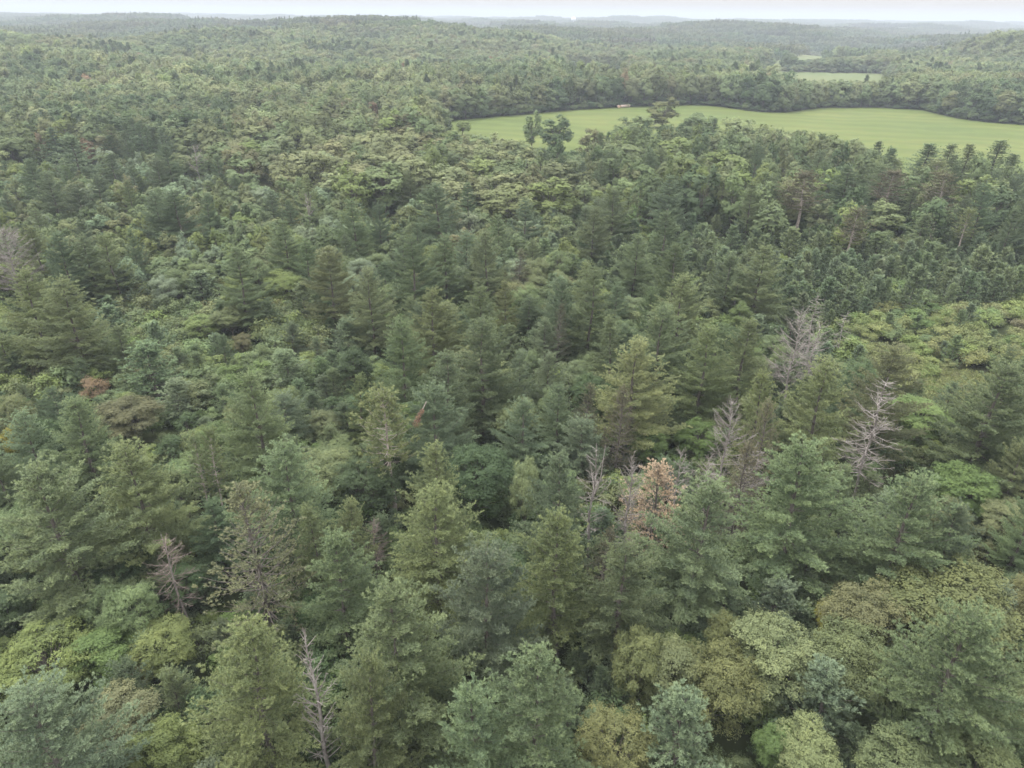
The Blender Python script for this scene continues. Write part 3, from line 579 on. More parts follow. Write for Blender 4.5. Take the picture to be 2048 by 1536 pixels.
# --- layer 2: young pines, saplings and shrubs below and between
x, y = grid(3.1, 14, 245, 33); z = zone_of(x, y, 5); rs = np.random.RandomState(6)
clear = in_poly(x, y, CLEAR_W); AC = np.array(acc)
for i in range(len(x)):
    zn = z[i]; X, Y = x[i], y[i]
    if clear[i]: continue
    n1 = vnoise(X, Y, 9, 4.0)
    if zn == 'youngR' and project(np.array([[X, Y, 5.0]]))[0, 1] < 492 and rs.rand() < .6: continue
    if zn == 'shrubR':
        if rs.rand() < .1: kind = 'jpine'; H = rs.uniform(3.5, 6.5); R = H * .3; col = pick(rs, [('g', 1), ('b', 1)])
        else: kind = 'shrub'; H = rs.uniform(2.2, 4.6); R = H * rs.uniform(.45, .65); col = pick(rs, [('sc', 8), ('yg', 3), ('mg', 1), ('vg', 1), ('go', .8), ('ry', .3)])
    elif zn == 'youngR':
        if n1 > -.35 and rs.rand() < .8: kind = 'jpine'; H = rs.uniform(5, 9); R = H * rs.uniform(.24, .32); col = pick(rs, [('g', 4), ('b', 3), ('d', 3)])
        else: kind = 'shrub'; H = rs.uniform(2.5, 5); R = H * .5; col = pick(rs, [('mg', 3), ('vg', 1), ('yg', 1.5)])
    elif zn in ('lowL', 'leftmid'):
        if rs.rand() < .25: kind = 'jpine'; H = rs.uniform(5, 9); R = H * rs.uniform(.27, .36); col = pick(rs, [('b', 4), ('g', 3), ('d', 2)])
        else: kind = 'shrub'; H = rs.uniform(4, 7); R = H * rs.uniform(.36, .5); col = pick(rs, [('o', 4), ('mg', 4), ('yg', 3), ('ry', .7), ('vg', 1), ('ro', .15), ('go', .6)])
    elif zn in ('oakBR', 'bushBL', 'pine'):
        if rs.rand() < .28: kind = 'jpine'; H = rs.uniform(4, 8.5); R = H * rs.uniform(.27, .36); col = pick(rs, [('b', 4), ('g', 2), ('d', 2)])
        else: kind = 'shrub'; H = rs.uniform(3, 6.5); R = H * rs.uniform(.38, .5); col = pick(rs, [('mg', 4), ('vg', 2), ('dg', 4), ('yg', 1), ('o', 2)])
    else:
        if rs.rand() < .5: continue
        kind = 'shrub'; H = rs.uniform(3, 6); R = H * .45; col = pick(rs, [('mg', 4), ('dg', 3), ('o', 2)])
    if len(AC) and (np.hypot(AC[:, 0] - X, AC[:, 1] - Y) < .35 * AC[:, 2]).any(): continue
    if rs.rand() < .12: continue
    if not cover_ok(X, Y, H, R):
        H *= .5; R *= .6
        if H < 2 or not cover_ok(X, Y, H, R): kind = 'shrub'; H = rs.uniform(1.8, 2.8); R = H * .75
    add(kind, X, Y, H, R, col)
x, y = grid(4.2, 245, 400, 37); z = zone_of(x, y, 6); rs = np.random.RandomState(61)
for i in range(len(x)):
    if z[i] not in ('hedge', 'edge'): continue
    kind = 'jpine' if (rs.rand() < .4 and z[i] == 'edge') else 'shrub'; H = rs.uniform(4.5, 8.5); R = H * (.32 if kind == 'jpine' else .48)
    add(kind, x[i], y[i], H, R, pick(rs, [('mg', 4), ('dg', 4), ('o', 1)]) if kind == 'shrub' else pick(rs, [('d', 1), ('g', 1)]))
# ferns / goldenrod in the clearing
cw = np.array(CLEAR_W); rs = np.random.RandomState(8)
for i in range(900):
    X = rs.uniform(cw[:, 0].min(), cw[:, 0].max()); Y = rs.uniform(cw[:, 1].min(), cw[:, 1].max())
    if in_poly(np.array([X]), np.array([Y]), CLEAR_W)[0]: add('fern', X, Y, rs.uniform(.7, 1.5), rs.uniform(.9, 1.5), pick(rs, [('sc', 6), ('go', 1.2), ('vg', .7), ('ry', .6)]))
# --- layer 3: the woods from 330 m to 1150 m
for (c, a, b, sd) in ((7.4, 330, 640, 41), (9.0, 640, 1250, 42)):
    x, y = grid(c, a, b, sd, .48); z = zone_of(x, y, 13); rs = np.random.RandomState(sd)
    n1 = vnoise(x, y, 60, 2.0); n2 = vnoise(x, y, 95, 5.0); n3 = vnoise(x, y, 35, 7.0)
    near_field = np.zeros(len(x))
    for i in range(len(x)):
        X, Y = x[i], y[i]
        if z[i] == 'hedge': continue
        pp = .025 + (.55 if n1[i] > .5 else 0) + (.35 if n3[i] > .62 else 0)
        if z[i] in ('oakhill',): pp = .03
        kind = 'pine' if rs.rand() < pp else 'broad'; H = rs.uniform(15, 21) if kind == 'broad' else rs.uniform(15, 22); R = rs.uniform(4.6, 7.0) if kind == 'broad' else rs.uniform(3.5, 5)
        st_ = vnoise(X, Y, 75, 11.0) + .5 * vnoise(X, Y, 31, 13.0); H *= 1 + .16 * st_; R *= 1 + .12 * st_
        if Y > 640: R *= 1.12
        if 530 < Y < 660: H += 5 if X < 120 else 2.5
        if kind == 'pine': col = pick(rs, [('d', 4), ('g', 2)])
        else:
            col = pick(rs, [('ol', 1.5), ('o', 4), ('yg', .8), ('mg', 3), ('y', .6), ('ry', .3)]) if n2[i] > -.1 else pick(rs, [('mg', 4), ('dg', 3), ('o', 2)])
            if rs.rand() < .002: col = 'ro'
        if Y < 700:
            if not cover_ok(X, Y, H, R): continue
        add(kind, X, Y, H, R, col, stand=float(st_))
# a hedge of low trees round the far side of the field: fill the foot of the wood edge
W = FP['field']; rs = np.random.RandomState(12)
for (x1, y1), (x2, y2) in zip(W[:16], W[1:17]):
    n = int(math.hypot(x2 - x1, y2 - y1) / 3.2) + 1
    for k in range(n):
        u = (k + rs.rand()) / n; X = x1 + (x2 - x1) * u; Y = y1 + (y2 - y1) * u
        if abs(X) > Y * .75 + 30: continue
        if not in_poly(np.array([X]), np.array([Y - 3]), W)[0] and rs.rand() < .5: pass
        add('shrub', X + rs.normal() * .8, Y + rs.uniform(-2.5, 5), rs.uniform(3.0, 8), rs.uniform(2.2, 3.6), pick(rs, [('mg', 3), ('dg', 3)]))
# ragged brush round the far clearings
for nm in ('far_field', 'clearing'):
    W = FP[nm]
    for (x1, y1), (x2, y2) in zip(W, W[1:] + W[:1]):
        n = int(math.hypot(x2 - x1, y2 - y1) / 4.0) + 1
        for k in range(n):
            u = (k + rs.rand()) / n; X = x1 + (x2 - x1) * u + rs.normal() * 3.5; Y = y1 + (y2 - y1) * u + rs.normal() * 12
            add('broad', X, Y, rs.uniform(5, 10), rs.uniform(3, 5), pick(rs, [('mg', 3), ('dg', 3), ('o', 2)]))
# landmark trees far off
def far_tree(kind, px, py, H, R, col, lab): 
    X, Y = place(px, py, H); add(kind, X, Y, H, R, col, label=lab, px=px, py=py)
far_tree('pine', 1106, 96, 27, 4.2, 'd', 'tall narrow dark tree far behind the field, standing above the rest')
far_tree('jpine', 1735, 152, 19, 3.2, 'd', 'dark pointed conifer on far edge of the field')

# ------------------------------------------------------------------ which trees show: coarse id buffer, far to near
for t in trees:
    t['D'] = math.hypot(t['x'], t['y']); t['vis'] = 0
P = np.array([(t['x'], t['y'], t['z'] + t['H'] * .58) for t in trees]); Q = project(P)
buf = np.full((384, 512), -1, int); yy, xx = np.mgrid[0:384, 0:512]
for i in np.argsort(-np.array([t['D'] for t in trees])):
    t = trees[i]; cx_, cy_, zz = Q[i, 0] / 4, Q[i, 1] / 4, Q[i, 2]
    if t['D'] > 760 or zz < 5: continue
    k_ = FPX / zz / 4; rx = t['R'] * k_ * .85; sa = (CAMZ - t['H']) / math.hypot(t['D'], CAMZ); ry = math.hypot(t['H'] * .40 * k_ * math.sqrt(1 - sa * sa), rx * sa)
    x0, x1 = int(max(0, cx_ - rx)), int(min(511, cx_ + rx)) + 1; y0, y1 = int(max(0, cy_ - ry)), int(min(383, cy_ + ry)) + 1
    if x1 <= x0 or y1 <= y0: continue
    sx_, sy_ = xx[y0:y1, x0:x1], yy[y0:y1, x0:x1]
    u = (sy_ - (cy_ - ry)) / (2 * ry + 1e-6); wd = rx * (np.clip(u * 1.5, 0, 1) if t['kind'] in ('pine', 'jpine', 'thin', 'tall') else 1)
    mk = (((sx_ - cx_) / (wd + .3)) ** 2 < 1) & (((sy_ - cy_) / (ry + .3)) ** 2 < 1)
    buf[y0:y1, x0:x1][mk] = i
ids, cnt = np.unique(buf[buf >= 0], return_counts=True)
for i, c in zip(ids, cnt): trees[i]['vis'] = int(c)
NAME = dict(pine='white_pine', spire='white_pine', rust='white_pine', tall='white_pine', thin='white_pine', broad='broadleaf_tree', jpine='young_pine', shrub='shrub')
CAT = dict(white_pine='pine tree', broadleaf_tree='broadleaf tree', young_pine='young pine', shrub='shrub')
GRP = dict(white_pine='white pines of the forest', broadleaf_tree='broadleaf trees of the forest', young_pine='young pines growing between the tall trees', shrub='shrubs growing between the trees')
CAP = dict(white_pine=298, broadleaf_tree=298, young_pine=298, shrub=298)
indiv = []
for nm, cap in CAP.items():
    c = [i for i, t in enumerate(trees) if NAME.get(t['kind']) == nm and (t['vis'] >= 3 or t.get('label'))]
    c.sort(key=lambda i: -(trees[i]['vis'] + (1e4 if trees[i].get('label') else 0)))
    indiv += c[:cap]
for i in indiv: trees[i]['ind'] = 1

# ------------------------------------------------------------------ labels: by look and by the nearest landmark
LM = [(1775, 850, 'the tall silver dead pine'), (1440, 900, 'the upswept bare dead tree'), (1605, 720, 'the curved-branched grey dead tree'), (1320, 1000, 'the rust-brown pine'),
      (612, 1350, 'the candelabra-shaped dead tree'), (325, 1150, 'the grey-brown twiggy dead pine'), (10, 520, 'the dead tree at left edge'), (385, 300, 'the whitish dead crown'),
      (612, 415, 'the twin-stemmed dead tree'), (765, 370, 'the leafless purple-grey tree'), (1332, 220, 'the round golden tree'), (1112, 255, 'the dark dense field-edge tree'),
      (770, 880, 'the slender bare-trunked pine'), (480, 1090, 'the pale thin-crowned pine'), (1930, 1200, 'the wide golden-tinged oak'), (1265, 980, 'the fan-shaped snag'),
      (742, 1075, 'the small pinkish dead tree'), (1622, 475, 'the branchless pole trunk'), (1692, 650, 'the small bare dead pine'), (1240, 830, 'the twin brown thin pines'), (1898, 420, 'the leaning brown pine'),
      (302, 1480, 'the bright yellow-green bush'), (1248, 216, 'the row of hay bales'), (838, 850, 'the hanging broken branch'), (1106, 120, 'the tall narrow dark tree'), (1735, 170, 'the pointed dark conifer'), (1498, 110, 'the far red tree'), (745, 208, 'the red-tinged oak')]
LMP = np.array([(a, b) for a, b, _ in LM], float)
ORD = ['nearest', 'second', 'third', 'fourth', 'fifth', 'sixth', 'seventh', 'eighth', 'ninth', 'tenth', 'eleventh', 'twelfth', 'thirteenth', 'fourteenth', 'fifteenth', 'sixteenth', 'seventeenth', 'eighteenth', 'nineteenth', 'twentieth'] + ['%dth' % n for n in range(21, 90)]
SHORT = dict(white_pine='white pine', broadleaf_tree='broadleaf tree', young_pine='young pine', shrub='shrub')
FIX = {(490,982): 'big pale yellowish pine with thin crown and bare branches, lower left', (1318,932): 'dead pine with rust-brown needles between the snags', (770,785): 'slender yellow-green pine on a long bare trunk near centre',
       (1925,1148): 'wide golden-tinged oak crown at lower right', (302,1450): 'bright yellow-green bush at bottom left edge', (1330,196): 'round golden-green tree standing alone above the field edge',
       (1112,230): 'dark dense tree at field edge beside vine-clad tree', (1065,222): 'vine-clad tree with narrow top before the field', (1898,350): 'brownish pine on long leaning bare trunk at wood edge', (1245,775): 'brown thin-crowned pine, right one of two near centre',
       (1175,765): 'brown thin-crowned pine, left one of two near centre', (1498,95): 'small red tree far off beyond the field', (745,200): 'reddish tree on crest of the oak slope', (1680,1200): 'small bright yellow tree top among lower right oaks',
       (1788,700): 'yellowing pine directly behind the tall silver dead pine', (1950,930): 'vivid green leafy tree near right edge', (862,778): 'bluish white pine with a broken rust-coloured branch hanging'}
buckets = {}
for i in indiv:
    t = trees[i]; q = Q[i]; t['sx'], t['sy'] = q[0], q[1]
    key = (t.get('px'), t.get('py'))
    if t.get('label'): continue
    if t['hand'] and key in FIX: t['label'] = FIX[key]; continue
    d = np.hypot(LMP[:, 0] - q[0], (LMP[:, 1] - q[1]) * 1.3); order = np.argsort(d); j = order[0]
    if d[j] < 14: j = order[1]
    dx, dy = q[0] - LMP[j, 0], (q[1] - LMP[j, 1]) * 1.3
    di = ('right of' if dx > 0 else 'left of') if abs(dx) > abs(dy) else ('in front of' if dy > 0 else 'behind')
    buckets.setdefault((NAME[t['kind']], WORDS[t['col']], j, di), []).append((d[j], i))
for (nm, w, j, di), L_ in buckets.items():
    L_.sort()
    for r, (_, i) in enumerate(L_):
        t = trees[i]; s = SHORT[nm]
        big = {'white_pine': 17, 'broadleaf_tree': 13, 'young_pine': 8, 'shrub': 5}[nm]
        t['label'] = '%s %s %s, %s %s %s' % (('tall' if t['H'] > big else 'small'), w, s, ORD[r], di, LM[j][2]) if len(L_) > 1 else '%s %s %s, only one %s %s' % (('tall' if t['H'] > big else 'small'), w, s, di, LM[j][2])

# ------------------------------------------------------------------ place the individuals
def tcol(c, rs, amt=.10):
    b = np.array(COL[c]); v = b * (1 + rs.normal() * amt) * (1 + rs.normal(size=3) * .022); return tuple(float(q) for q in np.clip(v, .01, .6))
def lod_of(kind, D):
    if kind == 'pine': return 0 if D < 290 else 1 if D < 480 else 2
    if kind == 'broad': return 0 if D < 170 else 1 if D < 480 else 2
    if kind in ('jpine', 'shrub'): return 0 if D < 130 else 1
    if kind == 'thin': return 0 if D < 170 else 1
    return 0
rs = np.random.RandomState(99)
for t in trees:
    lib = LIB[t['kind'], lod_of(t['kind'], t['D'])]
    vi = rs.randint(len(lib)); t['vi'] = vi; v = lib[vi]
    if t['hand'] and t['kind'] == 'pine':   # match slim and wide crowns to the closest variant
        vi = int(np.argmin([abs(q['R'] / q['H'] - t['R'] / t['H']) + rs.rand() * .05 for q in lib])); t['vi'] = vi; v = lib[vi]
    kw = {'pine': 1.10, 'jpine': 1.2, 'thin': 1.1, 'tall': 1.15}.get(t['kind'], 1.08)
    t['scl'] = (kw * t['R'] / v['R'], kw * t['R'] / v['R'] * rs.uniform(.92, 1.08), t['H'] / v['H']); t['rot'] = rs.uniform(0, 6.283); t['tc'] = tuple(c_ * (1 + .17 * t.get('stand', 0)) for c_ in tcol(t['col'], rs))
for i in indiv:
    t = trees[i]; nm = NAME[t['kind']]; v = LIB[t['kind'], lod_of(t['kind'], t['D'])][t['vi']]
    root = bpy.data.objects.new(nm, None); root.empty_display_size = 1; link(root)
    root.location = (t['x'], t['y'], t['z'] - .05); root.rotation_euler = (rs.normal() * .02, rs.normal() * .02, t['rot']); root.scale = t['scl']
    root['label'] = t['label']; root['category'] = CAT[nm]; root['group'] = GRP[nm]
    a = bpy.data.objects.new('crown', v['m_crown']); a['tcol'] = t['tc']; link(a, root)
    b = bpy.data.objects.new('trunk', v['m_trunk']); link(b, root)
# dead trees, each its own shape
for k, (X, Y, w, H, opt, lab, a, b) in enumerate(SN):
    z = float(height(X, Y)); sl = math.sqrt(X * X + Y * Y + (CAMZ - z - H * .6) ** 2); R = .5 * w / FPX * sl * 1.1
    s = snag(300 + k, H, R, **opt)
    root = bpy.data.objects.new('dead_tree', None); link(root); root.location = (X, Y, z - .05)
    root['label'] = lab; root['category'] = 'dead tree'; root['group'] = 'bare dead trees in the forest'
    V, F = s['trunk']; link(bpy.data.objects.new('trunk', np_mesh('dead_trunk', V, F, [M_DEAD], smooth=True)), root)
    V, F = s['branches']; link(bpy.data.objects.new('branches', np_mesh('dead_branches', V, F, [M_TWIG if k in (7, 8, 12) else M_DEAD])), root)

# ------------------------------------------------------------------ the rest as massed woods (geometry nodes instances)
def scatter(name, label, cat, meshes, items):
    """items: list of (x,y,z, idx, rot, scl3, col3)"""
    if not items: return
    col = bpy.data.collections.new(name + '_sources')
    for i, m in enumerate(meshes):
        col.objects.link(bpy.data.objects.new('%s_%02d' % (name, i), m))
    me = bpy.data.meshes.new(name); n = len(items); me.vertices.add(n)
    me.vertices.foreach_set('co', np.array([it[:3] for it in items], np.float32).ravel())
    a = me.attributes.new('idx', 'INT', 'POINT'); a.data.foreach_set('value', np.array([it[3] for it in items], np.int32))
    a = me.attributes.new('rotv', 'FLOAT_VECTOR', 'POINT'); a.data.foreach_set('vector', np.array([(0, 0, it[4]) for it in items], np.float32).ravel())
    a = me.attributes.new('sclv', 'FLOAT_VECTOR', 'POINT'); a.data.foreach_set('vector', np.array([it[5] for it in items], np.float32).ravel())
    a = me.attributes.new('tcol', 'FLOAT_VECTOR', 'POINT'); a.data.foreach_set('vector', np.array([it[6] for it in items], np.float32).ravel())
    o = link(bpy.data.objects.new(name, me)); o['kind'] = 'stuff'; o['label'] = label; o['category'] = cat
    ng = bpy.data.node_groups.new(name, 'GeometryNodeTree')
    ng.interface.new_socket('Geometry', in_out='INPUT', socket_type='NodeSocketGeometry'); ng.interface.new_socket('Geometry', in_out='OUTPUT', socket_type='NodeSocketGeometry')
    gi = ng.nodes.new('NodeGroupInput'); go = ng.nodes.new('NodeGroupOutput'); ip = ng.nodes.new('GeometryNodeInstanceOnPoints')
    ci = ng.nodes.new('GeometryNodeCollectionInfo'); ci.inputs['Collection'].default_value = col; ci.inputs['Separate Children'].default_value = True; ci.inputs['Reset Children'].default_value = True
    def na(nm, ty):
        q = ng.nodes.new('GeometryNodeInputNamedAttribute'); q.data_type = ty; q.inputs['Name'].default_value = nm; return q.outputs['Attribute']
    ng.links.new(gi.outputs[0], ip.inputs['Points']); ng.links.new(ci.outputs[0], ip.inputs['Instance']); ip.inputs['Pick Instance'].default_value = True
    ng.links.new(na('idx', 'INT'), ip.inputs['Instance Index']); ng.links.new(na('rotv', 'FLOAT_VECTOR'), ip.inputs['Rotation']); ng.links.new(na('sclv', 'FLOAT_VECTOR'), ip.inputs['Scale'])
    ng.links.new(ip.outputs[0], go.inputs[0])
    md = o.modifiers.new('scatter', 'NODES'); md.node_group = ng
    return o
def rest(name, label, cat, kinds):
    meshes = []; base = {}
    for kd in kinds:
        for lod in (0, 1, 2):
            if (kd, lod) in LIB:
                base[kd, lod] = len(meshes); meshes += [v['m_all'] for v in LIB[kd, lod]]
    it = [(t['x'], t['y'], t['z'] - .05, base[t['kind'], lod_of(t['kind'], t['D'])] + t['vi'], t['rot'], t['scl'], t['tc']) for t in trees if t['kind'] in kinds and not t.get('ind')]
    return scatter(name, label, cat, meshes, it)
rest('pine_woods', 'dark green mass of more distant and hidden pines in the forest', 'woods', ('pine', 'tall', 'thin', 'rust', 'spire'))
rest('broadleaf_woods', 'olive green mass of leafy treetops stretching behind the field', 'woods', ('broad',))
rest('young_pine_thicket', 'dense bluish thicket of further young pines', 'thicket', ('jpine',))
rest('undergrowth', 'green leafy undergrowth filling gaps between the trees', 'undergrowth', ('shrub', 'fern'))
# far woods: patches of small crowns
it = []; rs = np.random.RandomState(77); s = 56.0
for iy in range(int(1180 / s), int(8200 / s)):
    Y = iy * s
    for ix in range(-int(Y * .8 / s) - 1, int(Y * .8 / s) + 2):
        X = ix * s + rs.uniform(-6, 6); y2 = Y + rs.uniform(-6, 6)
        if math.hypot(X, y2) < 1265: continue
        if in_poly(np.array([X]), np.array([y2]), FP['hill'])[0] or in_poly(np.array([X]), np.array([y2]), FP['far_field'])[0]: continue
        if abs(X - hx) < 36 and -75 < y2 - hy < 50: continue
        nn = float(vnoise(X, y2, 130, 3.0)); n4 = float(vnoise(X, y2, 310, 9.0))
        if y2 > 3200 and n4 > .72: continue
        c = np.array(COL['o']) if nn > .15 else np.array(COL['mg']) if nn > -.35 else np.array(COL['d'])
        c = c * .7 * rs.uniform(.85, 1.15) * (1 + rs.normal(size=3) * .05)
        it.append((X, y2, float(height(X, y2)) - 1.0, rs.randint(4), rs.randint(4) * math.pi / 2, (1, 1, rs.uniform(.85, 1.15)), tuple(c)))
scatter('distant_woods', 'hazy blue-green distant forest reaching to the horizon', 'woods', PATCH, it)

# ------------------------------------------------------------------ hay bales at the far edge of the field
def simple(name, rgb, rough=.7):
    m, t, out = newmat(name); p = t.nodes.new('ShaderNodeBsdfPrincipled'); n = t.nodes.new('ShaderNodeTexNoise'); n.inputs['Scale'].default_value = 2.5
    mx_ = t.nodes.new('ShaderNodeMix'); mx_.data_type = 'RGBA'; mx_.inputs[6].default_value = (*[c * .8 for c in rgb], 1); mx_.inputs[7].default_value = (*rgb, 1)
    t.links.new(n.outputs[0], mx_.inputs[0]); t.links.new(mx_.outputs[2], p.inputs['Base Color']); p.inputs['Roughness'].default_value = rough
    t.links.new(p.outputs[0], out.inputs[0]); return m
M_BALE = simple('bale_wrap', (.38, .29, .25)); M_HAY = simple('hay', (.45, .30, .20), .95); M_WHITE = simple('white_paint', (.75, .77, .78), .5); M_ROOF = simple('roof', (.30, .30, .31)); M_GLASS = simple('window_glass', (.05, .06, .07), .2)
import bmesh
def bale_mesh(endface):
    bm = bmesh.new(); n = 28
    prof = [(0, .0), (.93, 0), (.985, .05), (1.0, .14), (1.0, 1.46), (.985, 1.55), (.93, 1.6), (0, 1.6)]
    prof = prof[1:7] if not endface else None
    if not endface:
        rings = []
        for r, xx_ in prof:
            rings.append([bm.verts.new((xx_ - .8, r * .95 * math.cos(a) * (1 + .01 * math.sin(5 * a)), .93 + r * .95 * math.sin(a) * (.96 if math.sin(a) < 0 else 1))) for a in np.linspace(0, 2 * math.pi, n, endpoint=False)])
        for a, b in zip(rings, rings[1:]):
            for i in range(n): bm.faces.new((a[i], a[(i + 1) % n], b[(i + 1) % n], b[i]))
    else:
        for sx_ in (-.801, .801):
            c = bm.verts.new((sx_ * 1.01, 0, .93)); rg = [bm.verts.new((sx_ * .998, .90 * math.cos(a), .93 + .87 * math.sin(a))) for a in np.linspace(0, 2 * math.pi, n, endpoint=False)]
            for i in range(n): bm.faces.new((c, rg[i], rg[(i + 1) % n]) if sx_ < 0 else (c, rg[(i + 1) % n], rg[i]))
    me = bpy.data.meshes.new('bale'); bmesh.ops.recalc_face_normals(bm, faces=bm.faces); bm.to_mesh(me); bm.free()
    me.materials.append(M_HAY if endface else M_BALE)
    for p in me.polygons: p.use_smooth = True
    return me
bx0, by0 = unproject(1237, 216); bx1, by1 = unproject(1259, 214.5)
mb, mh = bale_mesh(False), bale_mesh(True); rot = math.atan2(by1 - by0, bx1 - bx0)
bl = ['separate round hay bale at left end, by wood edge', 'first pink-wrapped round bale of the touching row', 'second pink-wrapped round bale of the touching row', 'third round bale of the touching row', 'fourth round bale of the touching row', 'last round bale at right end of the row']
L_ = math.hypot(bx1 - bx0, by1 - by0); ux, uy = (bx1 - bx0) / L_, (by1 - by0) / L_
for k in range(6):
    d = k * 1.66 + (1.0 if k else 0)
    e = bpy.data.objects.new('hay_bale', None); link(e); e.location = (bx0 + ux * d, by0 + uy * d, float(height(bx0, by0)) + .06); e.rotation_euler = (0, 0, rot + (1.35 if k == 0 else .03 * math.sin(k * 3)))
    e['label'] = bl[k]; e['category'] = 'hay bale'; e['group'] = 'wrapped hay bales at the field edge'
    link(bpy.data.objects.new('wrapping', mb), e); link(bpy.data.objects.new('bale_ends', mh), e)
# ------------------------------------------------------------------ white storage dome/tank and a few far buildings
def lathe(name, prof, mat, parent, n=32):
    th = np.linspace(0, 2 * math.pi, n, endpoint=False); V = np.concatenate([np.stack([r * np.cos(th), r * np.sin(th), np.full(n, z_)], -1) for r, z_ in prof])
    i = np.arange(len(prof) - 1)[:, None] * n; j = np.arange(n)[None, :]; j2 = (j + 1) % n
    F = np.stack([i + j, i + j2, i + n + j2, i + n + j], -1).reshape(-1, 4)
    return link(bpy.data.objects.new(name, np_mesh(name, V, F, [mat], smooth=True)), parent)
X, Y = gpx(1140, 4300), 4300.0; zt = float(height(X, Y))
e = bpy.data.objects.new('water_tower', None); link(e); e.location = (X, Y, zt); e['label'] = 'white round-topped tower far off near the horizon'; e['category'] = 'tower'
lathe('tank', [(.1, 15), (6, 15.5), (11, 18), (13, 22), (13, 27), (10.5, 32), (6, 35), (1.2, 36.2), (.1, 36.4)], M_WHITE, e)
lathe('column', [(5.5, 0), (4.0, 3), (3.2, 6), (3.2, 11), (5.0, 15.2)], M_WHITE, e)
def building(px, D, w, dpt, h, lab, rotz=0.0, lift=0):
    X, Y = gpx(px, D), D; e = bpy.data.objects.new('farm_building', None); link(e); e.location = (X, Y, float(height(X, Y)) + lift); e.rotation_euler = (0, 0, rotz); e['label'] = lab; e['category'] = 'building'
    def mk(nm, vs, fs, m): me = bpy.data.meshes.new(nm); me.from_pydata(vs, [], fs); me.materials.append(m); return link(bpy.data.objects.new(nm, me), e)
    a, b = w / 2, dpt / 2; rh = dpt * .3
    mk('walls', [(-a, -b, 0), (a, -b, 0), (a, b, 0), (-a, b, 0), (-a, -b, h), (a, -b, h), (a, b, h), (-a, b, h), (-a, 0, h + rh), (a, 0, h + rh)], [(0, 1, 5, 4), (1, 2, 6, 9, 5), (2, 3, 7, 6), (3, 0, 4, 8, 7)], M_WHITE)
    o_ = .5; t = .25
    mk('roof', [(-a - o_, -b - o_, h - o_ * .6), (a + o_, -b - o_, h - o_ * .6), (a + o_, 0, h + rh + .05), (-a - o_, 0, h + rh + .05), (a + o_, b + o_, h - o_ * .6), (-a - o_, b + o_, h - o_ * .6),
                (-a - o_, -b - o_, h - o_ * .6 + t), (a + o_, -b - o_, h - o_ * .6 + t), (a + o_, 0, h + rh + .05 + t), (-a - o_, 0, h + rh + .05 + t), (a + o_, b + o_, h - o_ * .6 + t), (-a - o_, b + o_, h - o_ * .6 + t)],
       [(0, 1, 2, 3), (3, 2, 4, 5), (6, 7, 8, 9), (9, 8, 10, 11), (0, 1, 7, 6), (5, 4, 10, 11), (0, 3, 9, 6), (3, 5, 11, 9), (1, 2, 8, 7), (2, 4, 10, 8)], M_ROOF)
    n = max(2, int(w / 6))
    for i in range(n):
        cx_ = -a + (i + .5) * w / n; mk('window', [(cx_ - .7, -b - .03, 1.1), (cx_ + .7, -b - .03, 1.1), (cx_ + .7, -b - .03, 2.6), (cx_ - .7, -b - .03, 2.6)], [(0, 1, 2, 3)], M_GLASS)
building(1990, 2450, 42, 18, 7, 'larger white far-off building near right edge below the horizon', .1, 9)
building(1955, 2480, 60, 10, 4, 'long low white far-off building left of the larger one', 0, 10)
building(284, 1030, 7, 5, 4, 'tiny white house gable among trees, upper left', .4, 8)
building(298, 1010, 6, 5, 3, 'tiny white building just right of the white gable, upper left', -.2, 7)
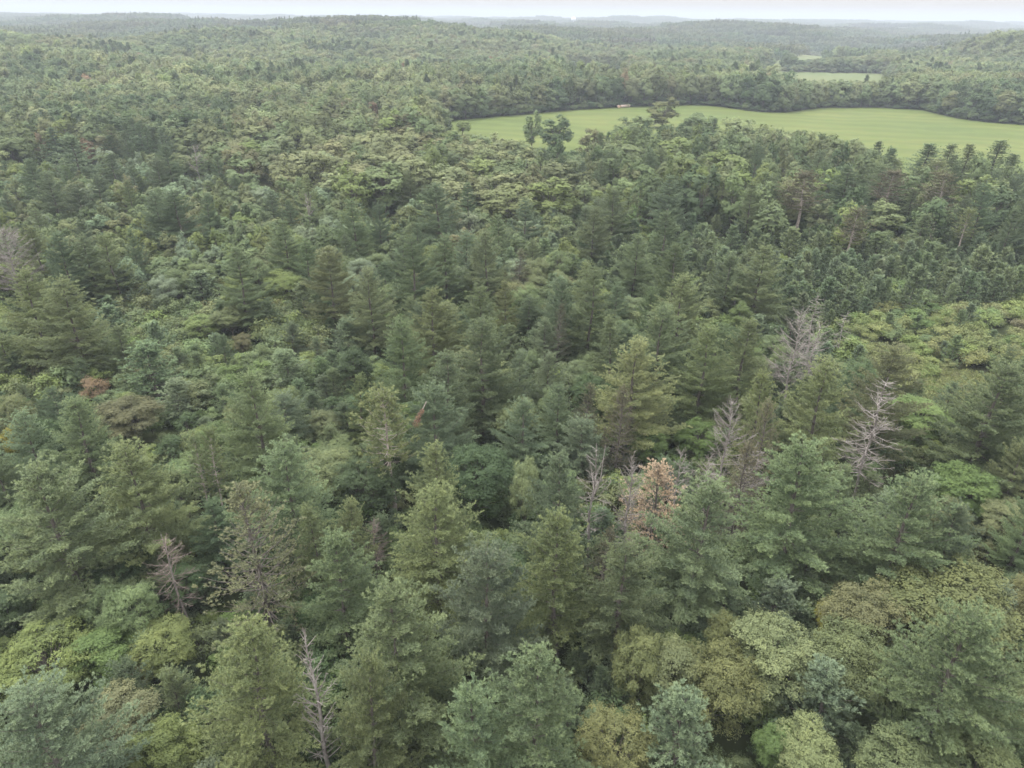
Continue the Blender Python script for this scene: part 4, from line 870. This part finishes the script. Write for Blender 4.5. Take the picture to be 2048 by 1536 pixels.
# ------------------------------------------------------------------ broken branch hanging in a bluish pine
hb = unproject(862, 778, 18); bz = float(height(*hb)); d_ = ray(843, 822); # the branch hangs on the camera side of the crown
tt = (hb[1] - 3.6) / d_[1]; Pb = CAM + d_ * tt
T = Tubes(); rs = np.random.RandomState(4); TP, TD = [], []
tip = np.array([-.7, -.4, -1.6]); ss = np.linspace(0, 1, 5)[:, None]; T.add(Pb + np.array([.6, .4, 1.1]) * (1 - ss) + tip * ss * .8, np.linspace(.07, .02, 5), 5)
for k in range(150):
    u = rs.uniform(.35, 1.0); p_ = Pb + np.array([.6, .4, 1.1]) * (1 - u) + tip * u + rs.normal(size=3) * .26 * u; TP.append(p_); TD.append(tip / 2.8 + rs.normal(size=3) * .2)
V, F, ti = needles(np.array(TP), np.array(TD), rs.rand(150), rs, 7, .3, .05, .7)
e = bpy.data.objects.new('broken_branch', None); link(e); e.location = Vector(Pb); e['label'] = 'broken branch with rust-brown needles hanging in bluish pine near centre'; e['category'] = 'branch'
VV, FF = T.get(); link(bpy.data.objects.new('stem', np_mesh('stem', VV - Pb, FF, [M_BARKL])), e); o = link(bpy.data.objects.new('needles', np_mesh('needles', V - Pb, F, [M_NEEDLE], tint=ti)), e); o['tcol'] = (.23, .155, .115)

# ------------------------------------------------------------------ haze: one closed box of even air
zb = -1.0 + float(height(0, 45000)) ; me = bpy.data.meshes.new('haze'); S_ = 46500; zt = 112.0; zb = zb - 30
me.from_pydata([(sx_ * S_, sy_ * S_, z_) for z_ in (zb, zt) for sx_, sy_ in ((-1, -1), (1, -1), (1, 1), (-1, 1))], [], [(3, 2, 1, 0), (4, 5, 6, 7), (0, 1, 5, 4), (1, 2, 6, 5), (2, 3, 7, 6), (3, 0, 4, 7)])
mh_ = bpy.data.materials.new('haze'); mh_.use_nodes = True; t = mh_.node_tree; t.nodes.clear(); out = t.nodes.new('ShaderNodeOutputMaterial'); pv = t.nodes.new('ShaderNodeVolumePrincipled')
pv.inputs['Color'].default_value = (.53, .585, .655, 1); pv.inputs['Density'].default_value = 0.00023; pv.inputs['Anisotropy'].default_value = 0.0
t.links.new(pv.outputs[0], out.inputs['Volume']); me.materials.append(mh_)
o = link(bpy.data.objects.new('haze', me)); o['kind'] = 'stuff'; o['label'] = 'thin pale blue haze over the forest'; o['category'] = 'haze'
print('TREES', len(trees), 'IND', len(indiv))
